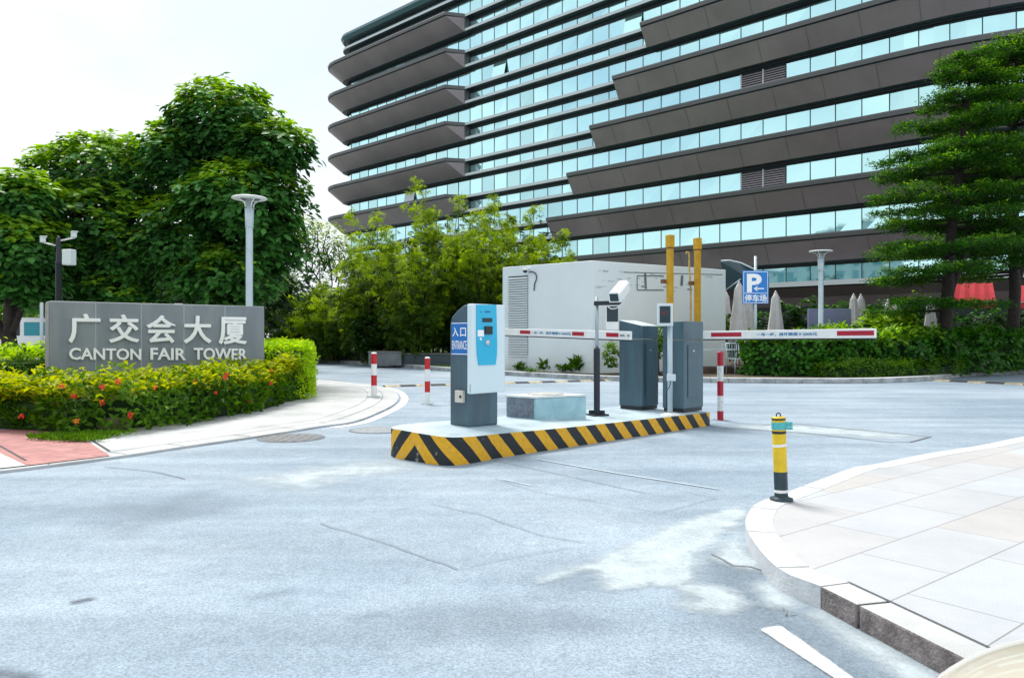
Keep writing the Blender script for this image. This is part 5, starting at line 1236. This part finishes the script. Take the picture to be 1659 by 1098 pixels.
def zof(py, Y): return HC + (HY - py) * Y / F
bamboo(478, 36, 2.2, zof(405, 36), 14, 'rounded yellow green bamboo clump, leftmost, beside the tall dark tree', 31)
bamboo(535, 35, 2.0, zof(415, 35), 15, 'low rounded bamboo clump above the long low planter', 32)
bamboo(600, 33, 1.9, zof(340, 33), 16, 'olive bamboo clump rising over the left end of the light planter', 33)
bamboo(610, 37, 1.2, zof(235, 37), 7, 'tall thin bamboo clump whose wispy tip crosses the lowest left sunshades', 34, leafn=60)
bamboo(670, 31, 2.0, zof(285, 31), 17, 'dense dark bamboo clump behind the middle bollard', 35)
bamboo(725, 33, 2.2, zof(215, 33), 17, 'tallest bright bamboo clump above the ticket machine', 36)
bamboo(790, 31, 2.0, zof(285, 31), 16, 'dark bamboo clump touching the left edge of the white building', 37)
bamboo(842, 34, 2.3, zof(245, 34), 17, 'bright feathery bamboo clump rising behind the white building', 38)
bamboo(895, 35.5, 1.5, zof(305, 35), 12, 'loose bamboo clump leaning right over the white building roof', 39)

def bush(name, px, Y, lobes, label, seed, nclus, leaf=.16, mats=('leaf_shrub', 'leaf_hedge'), group=None, tm=BROAD, z0=.11, per=6, sunfrac=.3, cat='shrub'):
    B = Vector((ray(px) * Y, Y, z0)); t = thing(name, B, label, cat, group); L = [(at(a, b, Y + e), (c * Y / F, (c + d) / 2 * Y / F, d * Y / F)) for a, b, c, d, e in lobes]; rng = random.Random(seed)
    mb = MB()
    for c, r in L:
        for k in range(4): limb(mb, B + Vector((rng.uniform(-.2, .2), rng.uniform(-.2, .2), -.02)), c + Vector((rng.uniform(-.5, .5) * r[0], rng.uniform(-.5, .5) * r[1], rng.uniform(0, .5) * r[2])), .03, .01, .1, rng, 3, 5)
    mb.build('stems', 'bark_dark', t); crown('foliage', t, L, nclus, per, leaf, seed, list(mats), sunfrac, tm, .45)
GU = 'dark shrubs growing under the bamboo'
for i, (px, Y, lb) in enumerate(((455, 37.5, 'dark shrub behind the yellow hedge'), (530, 37, 'dark strap leaved shrub in the long low planter'), (620, 32.5, 'dark shrub in the light grey planter'), (700, 33, 'dark shrub left of the ticket machine in the long planter'), (770, 33, 'dark shrub hidden behind the ticket machine'))):
    bush('shrub', px, Y, [(px - 25, 540, 30, 34, 0), (px + 25, 535, 34, 38, .3), (px, 500, 40, 40, .8)], lb, 50 + i, 520, .2, ('leaf_dark', 'leaf_shrub'), GU, sunfrac=.2)
broad_tree('background_tree', (at(560, 0, 46).x, 46, 0), [(600, 500, 70, 40, 0), (700, 450, 110, 70, 0), (820, 450, 90, 70, 0), (650, 520, 160, 50, 0)], 46, 'dark tree mass filling the gaps behind the bamboo', 16, 2600, .2, .36, 1.0, mats=('leaf_dark',))

# layered tree
def layered_tree(px, Y, H, rad, label, seed, tiers=11, zlow=1.9, lean=0.0, dens=1.0):
    rng = random.Random(seed); nr = np.random.default_rng(seed); B = Vector((ray(px) * Y, Y, .11)); t = thing('layered_tree', B, label, 'tree', 'layered trees behind the right hedge')
    mb = MB(); tp = [B + Vector((lean * (i / 8) ** 1.5 + rng.uniform(-.05, .05), 0, H * .97 * i / 8)) for i in range(9)]; mb.tube(tp, [.19 * (1 - i / 8) ** .8 + .025 for i in range(9)], 10)
    tp2 = [tp[2]] + [tp[i] + Vector((.38 + .05 * i, .1, 0)) for i in range(3, 7)]; mb.tube(tp2, [.11, .10, .08, .06, .03], 8)
    P = []; U = []; top = []
    for k in range(tiers):
        f = k / (tiers - 1); z = zlow + (H - zlow) * f ** .95; R = rad * (1 - .70 * f ** 1.5) * rng.uniform(.86, 1.08) * (.8 if k == 0 else 1); i = min(7, int(z / (H * .97) * 8)); c = tp[i].lerp(tp[i + 1], min(1, z / (H * .97) * 8 - i)); nb = rng.randint(8, 10)
        for b in range(nb):
            a = 2 * math.pi * (b + rng.uniform(-.35, .35)) / nb; L = R * rng.uniform(.6, 1.08); dv = Vector((math.cos(a), math.sin(a), 0))
            if k <= 1 and dv.x > .1: continue
            sv = Vector((-math.sin(a), math.cos(a), 0)); rise = rng.uniform(-.02, .12); bz = rng.uniform(-.18, .18)
            pts = [c + Vector((0, 0, bz)) + dv * (L * j / 6) + Vector((0, 0, rise * L * (j / 6) - .02 * L * (j / 6) ** 2)) for j in range(7)]; mb.tube(pts, [.04 * (1 - j / 7) + .008 for j in range(7)], 5)
            nt_ = int(L * 24 * dens)
            for j in range(nt_):
                g = rng.uniform(.12, 1.0) ** .7; q = pts[min(5, int(g * 6))].lerp(pts[min(5, int(g * 6)) + 1], g * 6 - min(5, int(g * 6)))
                w_ = .62 * L * .5 * math.sin(min(1, g * .9 + .1) * math.pi * .8) + .10
                s_ = rng.uniform(-1, 1) * w_; o = q + sv * s_ + dv * abs(s_) * .35 + Vector((0, 0, rng.gauss(.02, .06) - .10 * abs(s_)))
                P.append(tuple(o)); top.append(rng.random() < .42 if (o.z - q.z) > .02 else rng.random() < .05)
                if rng.random() < .06: mb.tube([q, o], [.010, .004], 3)
    mb.build('trunk', 'bark_dark', t)
    P = np.array(P); reps = 10; n = len(P) * reps; PP = np.repeat(P, reps, 0) + nr.normal(size=(n, 3)) * np.array((.085, .085, .035)); D = nr.normal(size=(n, 3)) * np.array((1, 1, .45)) + np.array((0, 0, .25)); UU = np.tile(np.array((0, 0, 1.0)), (n, 1)) + nr.normal(size=(n, 3)) * .3
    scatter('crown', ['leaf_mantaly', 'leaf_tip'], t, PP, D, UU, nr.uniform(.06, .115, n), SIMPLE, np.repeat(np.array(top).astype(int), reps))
layered_tree(1528, 23.5, 9.9, 3.15, 'layered tree with flat tiers of small leaves over the right hedge', 61, 11, 2.1, .9, dens=2.4)
layered_tree(1642, 26.0, 11.2, 4.2, 'second darker layered tree at the right edge', 62, 11, 3.4, .1, dens=2.4)

# hedges
def hedge(name, front, depth_, z0, ztopf, label, seed, mats, density, leaf, tm, cat='hedge', topfrac=.35, lump=.12, group=None, core='leaf_dark', shoots=True):
    """clipped hedge: footprint from its front line, leaves over faces and top, solid dark core added inside to block light"""
    rng = random.Random(seed); nr = np.random.default_rng(seed); fl = smooth([tuple(p) for p in front], 4); bl_ = offset(fl, depth_) if not isinstance(depth_, list) else smooth([tuple(p) for p in depth_], 4)
    c = sum(fl, Vector()) / len(fl); t = thing(name, (c.x, c.y, z0), label, cat, group)
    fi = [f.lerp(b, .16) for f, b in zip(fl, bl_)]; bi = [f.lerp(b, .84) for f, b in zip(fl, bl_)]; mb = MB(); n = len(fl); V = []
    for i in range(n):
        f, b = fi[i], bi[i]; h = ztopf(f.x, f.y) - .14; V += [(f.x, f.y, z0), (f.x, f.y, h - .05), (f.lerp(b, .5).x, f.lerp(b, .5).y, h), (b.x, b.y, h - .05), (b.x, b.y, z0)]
    mb.add(V, [(5 * i + j, 5 * i + j + 1, 5 * i + 6 + j, 5 * i + 5 + j) for i in range(n - 1) for j in range(4)] + [(0, 1, 2, 3, 4), tuple(5 * (n - 1) + j for j in (4, 3, 2, 1, 0))]); mb.build('light_block_core', core, t)  # solid dark filler added so no light passes through the hedge
    P = []; N = []; T = []
    for i in range(n - 1):
        f0, f1, b0_, b1 = fl[i], fl[i + 1], bl_[i], bl_[i + 1]; Lf = (f1 - f0).length; W = (b0_ - f0).length; outv = (f0 - b0_).normalized()
        h = ztopf(f0.x, f0.y) - z0
        for k in range(int(Lf * h * density * .9)):     # front face and a thinner back face
            a, z = rng.random(), rng.random(); fr_ = rng.random() < .72
            p = f0.lerp(f1, a) if fr_ else b0_.lerp(b1, a); ov = outv if fr_ else -outv; lm = mnoise.noise(Vector((p.x * 2.2, p.y * 2.2, z * h * 2.2))) * lump * 1.6
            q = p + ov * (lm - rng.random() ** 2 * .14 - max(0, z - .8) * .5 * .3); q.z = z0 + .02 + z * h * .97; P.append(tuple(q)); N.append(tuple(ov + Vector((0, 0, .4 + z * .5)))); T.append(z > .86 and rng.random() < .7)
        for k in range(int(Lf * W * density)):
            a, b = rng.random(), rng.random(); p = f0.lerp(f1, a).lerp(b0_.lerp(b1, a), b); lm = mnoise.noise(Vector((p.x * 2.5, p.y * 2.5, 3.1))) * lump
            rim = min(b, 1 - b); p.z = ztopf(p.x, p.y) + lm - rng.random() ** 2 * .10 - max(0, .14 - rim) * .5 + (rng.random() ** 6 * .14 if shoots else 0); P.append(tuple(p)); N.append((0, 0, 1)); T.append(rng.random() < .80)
    for (f, b) in ((fl[0], bl_[0]), (fl[-1], bl_[-1])):
        W = (b - f).length; h = ztopf(f.x, f.y) - z0; ov = (fl[0] - fl[1]).normalized() if f == fl[0] else (fl[-1] - fl[-2]).normalized()
        for k in range(int(W * h * density)):
            a, z = rng.random(), rng.random(); p = f.lerp(b, a) + ov * (mnoise.noise(Vector((a * 3, z * 3, 1))) * lump - rng.random() ** 2 * .1 + .05); p.z = z0 + z * h; P.append(tuple(p)); N.append(tuple(ov + Vector((0, 0, .5)))); T.append(z > .85)
    P, N, T = np.array(P), np.array(N), np.array(T); per = 5; m = len(P) * per
    PP = np.repeat(P, per, 0) + nr.normal(size=(m, 3)) * leaf * .35; NN = np.repeat(N, per, 0); NN = NN / np.linalg.norm(NN, axis=1, keepdims=True)
    rd = unit(nr, m); tg = rd - NN * (rd * NN).sum(1, keepdims=True); tg /= np.linalg.norm(tg, axis=1, keepdims=True)
    D = tg + NN * nr.uniform(.0, 1.1, (m, 1)); U = NN + unit(nr, m) * .4; keep = PP[:, 2] > z0 - .01
    TT = np.repeat(T, per).astype(int)
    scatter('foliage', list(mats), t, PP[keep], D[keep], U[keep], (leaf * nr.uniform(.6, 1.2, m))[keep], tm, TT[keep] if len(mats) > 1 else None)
    return t, fl, bl_
LEAFH = tmpl_simple(.42, .12, .15)
fr_pts = [gp(*p) for p in ((-260, 690), (-120, 694), (0, 699), (70, 705), (135, 709), (220, 703), (300, 692), (370, 679), (430, 666), (466, 652))]
bk_pts = [Vector((-12.5, 11.6, 0)), Vector((-10.8, 11.3, 0)), Vector((-9.2, 11.0, 0)), Vector((-8.0, 11.0, 0)), Vector((-7.0, 11.35, 0)), Vector((-6.2, 12.0, 0)), Vector((-5.4, 12.65, 0)), Vector((-4.75, 13.2, 0)), Vector((-4.25, 14.0, 0)), Vector((-4.1, 14.9, 0))]
ztf = lambda x, y: .57 + .06 * mnoise.noise(Vector((x * .9, y * .9, 0))) + max(0, min(.08, (x + 6.4) * .04))
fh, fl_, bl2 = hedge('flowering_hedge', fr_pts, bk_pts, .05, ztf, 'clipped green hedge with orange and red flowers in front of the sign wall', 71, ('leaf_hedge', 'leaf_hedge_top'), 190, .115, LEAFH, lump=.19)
# blossoms
random.seed(8)
blos = [(3, 622, 0), (46, 608, 1), (100, 625, 1), (120, 642, 0), (166, 627, 0), (166, 652, 0), (211, 673, 0), (36, 675, 0), (124, 683, 1), (191, 619, 0), (231, 608, 1), (252, 628, 1), (316, 620, 0), (330, 605, 1), (368, 607, 0), (349, 636, 0), (403, 649, 0), (438, 622, 0), (404, 590, 0), (425, 588, 1), (300, 600, 1), (270, 596, 1), (79, 633, 0), (12, 640, 1), (385, 598, 0), (150, 612, 1), (440, 600, 1), (365, 612, 0)]
for i, (px, py, c) in enumerate(blos):
    best = None
    for f, b in zip(fl_, bl2):          # find the hedge surface along this line of sight
        if abs(CX + F * f.x / f.y - px) < 14:
            z = HC - (py - HY) * f.y / F
            if z < ztf(f.x, f.y) - .02: best = at(px, py, f.y - .03); best = best if best.z > .12 else None
            else: 
                zt_ = ztf(f.x, f.y) + .05; Yt = F * (HC - zt_) / max(5, (py - HY)); best = Vector((ray(px) * Yt, Yt, zt_))
            break
    if best is None: continue
    mb = MB(); rr = random.uniform(.028, .045) * (1.25 if py > 665 else 1)
    for k in range(26):
        d = Vector((random.gauss(0, 1), random.gauss(0, 1) - .5, random.gauss(0, 1) + .5)).normalized(); p = best + d * rr * random.uniform(.4, 1); s1 = d.cross(Vector((.3, .5, .8))).normalized() * rr * .34; s2 = d.cross(s1).normalized() * rr * .34
        mb.add([p - s1, p - s2 + d * .006, p + s1, p + s2 + d * .006], [(0, 1, 2, 3)])
    mb.build('flower', 'flower_orange' if c else 'flower_red', fh)
hedge('yellow_hedge', [Vector((-4.55, 14.35, 0)), Vector((-4.2, 14.4, 0)), Vector((-3.95, 14.75, 0)), Vector((-4.1, 15.6, 0)), Vector((-4.7, 17.5, 0)), Vector((-5.6, 19.4, 0))], [Vector((-5.4, 14.9, 0)), Vector((-5.2, 15.1, 0)), Vector((-5.2, 15.4, 0)), Vector((-5.4, 16.2, 0)), Vector((-5.9, 18, 0)), Vector((-6.8, 19.8, 0))], .05, lambda x, y: 1.10, 'bright yellow green clipped hedge at the right end of the sign wall', 72, ('leaf_ylw', 'leaf_ylw'), 190, .085, LEAFH, lump=.06, shoots=False)
hedge('green_hedge', [Vector((-13.5, 12.6, 0)), Vector((-11, 12.3, 0)), Vector((-9, 12.1, 0)), Vector((-7.6, 12.1, 0))], 1.3, 0, lambda x, y: 1.0, 'green clipped hedge behind the flowers left of the sign wall', 73, ('leaf_hedge', 'leaf_ylw'), 170, .10, LEAFH, lump=.08)
# right hedges
def HP(px, Y): return Vector((ray(px) * Y, Y, 0))
hedge('leafy_hedge', [HP(1206, 22.2), HP(1250, 21.8), HP(1300, 21.6), HP(1345, 21.7)], 1.5, .117, lambda x, y: 1.22 + .05 * math.sin(x * 3), 'tall glossy hedge just right of the metal chairs', 81, ('leaf_shrub', 'leaf_hedge'), 85, .17, BROAD, lump=.22)
hedge('leafy_hedge', [HP(1345, 22.0), HP(1400, 22.0), HP(1450, 22.1), HP(1505, 22.6), HP(1540, 23.2)], 1.7, .117, lambda x, y: 1.30 + .10 * math.sin(x * 2.1 + 1), 'bright topped leafy hedge beneath the layered tree', 82, ('leaf_shrub', 'leaf_sun'), 85, .18, BROAD, lump=.26)
hedge('leafy_hedge', [HP(1530, 22.9), HP(1590, 23.6), HP(1659, 24.8), HP(1760, 27), HP(1900, 31)], 1.7, .117, lambda x, y: 1.28 + .08 * math.sin(x * 2.6), 'dark leafy hedge running off the right edge', 83, ('leaf_shrub', 'leaf_shrub'), 75, .18, BROAD, lump=.24)
hedge('low_hedge', [HP(1330, 21.1), HP(1390, 21.0), HP(1450, 21.3), HP(1520, 22.1), HP(1560, 22.9)], .8, .117, lambda x, y: .52 + .04 * math.sin(x * 4), 'low small leaved hedge along the kerb in front of the leafy one', 84, ('leaf_hedge', 'leaf_hedge'), 190, .08, LEAFH, lump=.12)
bush('shrub', 1430, 24.5, [(1415, 535, 32, 24, 0), (1455, 530, 30, 26, .2)], 'round light green bush rising above the leafy hedge', 85, 500, .17, ('leaf_hedge', 'leaf_ylw'), None, z0=.117)
bush('shrub', 1152, 27.5, [(1150, 520, 22, 16, 0), (1163, 517, 18, 16, .2), (1158, 535, 30, 25, .2)], 'pale leaved shrub above the right barrier arm at the white building corner', 86, 300, .2, ('leaf_hedge', 'leaf_sun'), None, z0=.117)
bush('shrub', 1070, 22.4, [(1062, 560, 11, 24, 0), (1072, 545, 9, 26, .2), (990, 575, 13, 22, .2)], 'narrow green shrub showing between the two barrier machines', 87, 330, .10, ('leaf_hedge', 'leaf_sun'), None, z0=.117)
GD = 'dark shrubs at the foot of the tower'
for i, (px, Y, hh_, lb) in enumerate(((1215, 30.5, 520, 'dark shrub behind the chairs left of the parking sign post'), (1290, 31.5, 500, 'dark shrub left of the blue grey panel'), (1350, 32.5, 505, 'dark shrub behind the blue grey panel'), (1425, 32, 500, 'dark shrub between two groups of folded parasols'), (1490, 33, 505, 'dark shrub left of the layered tree trunk'), (1575, 34, 515, 'dark shrub under the red awning'), (1650, 34.5, 505, 'dark shrub behind the right hedge at the photo edge'))):
    bush('shrub', px, Y, [(px - 22, hh_ + 20, 28, 28, 0), (px + 20, hh_ + 12, 30, 30, .3), (px, hh_ + 40, 40, 30, 0)], lb, 90 + i, 420, .2, ('leaf_dark', 'leaf_shrub'), GD, z0=.117, sunfrac=.15)

def weed(px, Y, h, label, seed):
    nr = np.random.default_rng(seed); B = Vector((ray(px) * Y, Y, .12)); n = 60; a = nr.uniform(0, 2 * np.pi, n); P = np.tile(np.array(tuple(B)), (n, 1)) + np.c_[nr.normal(size=n) * .12, nr.normal(size=n) * .05, nr.uniform(0, h * .6, n)]
    D = np.c_[np.cos(a) * .7, np.sin(a) * .7, nr.uniform(.3, 1.3, n)]; o = scatter('weed', ['leaf_hedge'], None, P, D, np.tile((0., 0., 1.), (n, 1)) + nr.normal(size=(n, 3)) * .4, nr.uniform(.5, 1.1, n) * h * .75, NARROW); tag(o, label, 'plant', 'weeds at the foot of the white wall')
weed(842, 24.9, .30, 'small weed under the louvre of the white building', 1); weed(885, 24.5, .40, 'thin upright weed at the foot of the plain white wall', 2); weed(915, 23.9, .28, 'wide grassy weed at the foot of the plain white wall', 3); weed(935, 23.6, .55, 'tallest leafy weed near the corner of the white wall', 4); weed(862, 23.6, .2, 'flat weed hanging over the far kerb', 5)
# small things at the foot of the flowering hedge
p = gp(178, 697, .05); mb = MB(); mb.ball(p + Vector((0, .1, .06)), .2, 10, 7, 0, (1.2, .6, .5)); o = mb.build('rock', 'rock'); tag(o, 'brown rock lying at the foot of the flowering hedge', 'rock')
p = gp(157, 690, .05); mb = MB(); mb.box(p + Vector((0, .02, .05)), (.09, .05, .06), .4); mb.box(p + Vector((-.1, -.0, .01)), (.15, .05, .01), .1); tag(mb.build('litter', 'white_paint', bevel=.008), 'scrap of white litter beside the brown rock', 'litter')
nr = np.random.default_rng(4); n = 1500; cx_ = [gp(x, y, .05) for x, y in ((80, 712), (120, 715), (150, 708))]; ci = nr.integers(0, 3, n); P = np.array([tuple(c) for c in cx_])[ci] + np.c_[nr.normal(size=n) * .14, nr.normal(size=n) * .07 + .12, np.zeros(n)]
o = scatter('grass', ['leaf_hedge'], None, P, np.c_[nr.normal(size=n) * .4, nr.normal(size=n) * .4, np.ones(n)], nr.normal(size=(n, 3)) + np.array((0, -1, 0)), nr.uniform(.04, .09, n), NARROW); tag(o, 'short grass at the foot of the flowering hedge', 'grass', None, 'stuff')

# ------------------------------------------------------------------ white van behind the left hedge
vp = at(55, 0, 27); V0 = Vector((vp.x - 2.45, 27, 0)); t = thing('white_van', V0, 'white van with dark windscreen parked behind the left hedge', 'van')
prof = [(0, .35), (0, .95), (.35, 1.12), (.75, 1.22), (1.35, 1.80), (2.0, 1.93), (4.6, 1.95), (4.75, 1.8), (4.85, .9), (4.8, .35)]
def vpos(x, z, y): return V0 + Vector((x, y, z))
mb = MB(); n = len(prof); mb.add([vpos(x, z, 0) for x, z in prof] + [vpos(x, z, 1.75) for x, z in prof], [tuple(range(n))[::-1], tuple(range(n, 2 * n))] + [(i, (i + 1) % n, n + (i + 1) % n, n + i) for i in range(n)]); mb.build('body', 'van_white', t, bevel=.05)
mb = MB(); w0, w1 = vpos(.82, 1.29, .12), vpos(1.30, 1.76, .12); nn = Vector((-.7, 0, .7)) * .012; mb.add([w0 + nn, w1 + nn, w1 + Vector((0, 1.5, 0)) + nn, w0 + Vector((0, 1.5, 0)) + nn], [(0, 1, 2, 3)]); mb.build('windscreen', 'van_glass', t)
for x0, x1, m_ in ((1.05, 1.95, 'van_glass'), (2.1, 3.2, 'van_glass_blue'), (3.35, 4.5, 'van_glass_blue')):
    mb = MB(); a, b, c, d = vpos(x0 - (.0 if x0 > 1.5 else .08), 1.28, -.012), vpos(x1, 1.28, -.012), vpos(x1, 1.76, -.012), vpos(x0 + (.28 if x0 < 1.5 else 0), 1.76, -.012); mb.add([a, b, c, d], [(0, 1, 2, 3)]); mb.build('side_window', m_, t)
for x in (.85, 3.95):
    for y in (-.01, 1.56): mb = MB(); mb.cyl(vpos(x, .34, y), .34, .2, 24, 0, (0, 1, 0)); wh = mb.build('wheel', 'tyre', t); mb = MB(); mb.cyl(vpos(x, .34, y - .012), .19, .22, 16, 0, (0, 1, 0)); mb.build('rim', 'silver', wh)
mb = MB(); mb.box(vpos(1.12, 1.32, -.14), (.12, .2, .16)); mb.build('mirror', 'van_white', t, bevel=.03)

# ------------------------------------------------------------------ cream car beside the viewer
cc = Vector((1.36, -1.0, 0)); t = thing('cream_car', cc, 'cream car whose rounded bonnet corner fills the bottom right', 'car')
st_ = [(1.34, .34, .36, .62), (1.31, .56, .28, .73), (1.22, .74, .24, .80), (1.05, .85, .22, .83), (.7, .88, .2, .86), (.2, .885, .2, .89), (-.35, .88, .2, .93), (-1.2, .89, .2, .95), (-2.3, .88, .2, .96), (-2.9, .84, .25, .97), (-3.15, .74, .35, .90)]
def sect(y, hw, zb_, zt_, seg=28, e=.42):
    o = []; cz = (zb_ + zt_) / 2; hz = (zt_ - zb_) / 2
    for i in range(seg):
        a = 2 * math.pi * i / seg; c, s_ = math.cos(a), math.sin(a); o.append(Vector((cc.x + hw * math.copysign(abs(c) ** e, c), y, cz + hz * math.copysign(abs(s_) ** (e + .1), s_))))
    return o
mb = MB(); rings = [sect(*s_) for s_ in st_]; V = [p for r in rings for p in r]; sg_ = 28
mb.add(V, [(j * sg_ + i, j * sg_ + (i + 1) % sg_, (j + 1) * sg_ + (i + 1) % sg_, (j + 1) * sg_ + i) for j in range(len(rings) - 1) for i in range(sg_)] + [tuple(range(sg_))[::-1], tuple((len(rings) - 1) * sg_ + i for i in range(sg_))], 0, True); o = mb.build('body', 'car_cream', t)
sb = o.modifiers.new('sub', 'SUBSURF'); sb.levels = 2; sb.render_levels = 2
mb = MB(); cab = [(-.25, .70, .88, .93), (-.75, .66, .88, 1.28), (-1.1, .63, .88, 1.40), (-1.9, .62, .88, 1.42), (-2.5, .62, .88, 1.2), (-2.85, .66, .88, .98)]
rings = [sect(*s_, 28, .6) for s_ in cab]; V = [p for r in rings for p in r]; mb.add(V, [(j * sg_ + i, j * sg_ + (i + 1) % sg_, (j + 1) * sg_ + (i + 1) % sg_, (j + 1) * sg_ + i) for j in range(len(rings) - 1) for i in range(sg_)], 0, True); mb.build('cabin_glass', 'van_glass', t)
mb = MB(); mb.prism([(cc.x - .5, -1.0), (cc.x + .5, -1.0), (cc.x + .5, -2.1), (cc.x - .5, -2.1)], 1.38, 1.445); mb.build('roof', 'car_cream', t, bevel=.03)
for y in (.62, -2.3):
    for sx in (-1, 1): mb = MB(); mb.cyl(Vector((cc.x + sx * .80 - .1, y, .31)), .31, .2, 28, 0, (1, 0, 0)); wh = mb.build('wheel', 'tyre', t); mb = MB(); mb.cyl(Vector((cc.x + sx * .80 - .107, y, .31)), .19, .214, 20, 0, (1, 0, 0)); mb.build('rim', 'silver', wh)
for sx in (-1, 1): mb = MB(); mb.ball((cc.x + sx * .52, 1.2, .58), .1, 14, 8, 0, (1.2, .45, .7)); mb.build('headlight', 'silver', t)
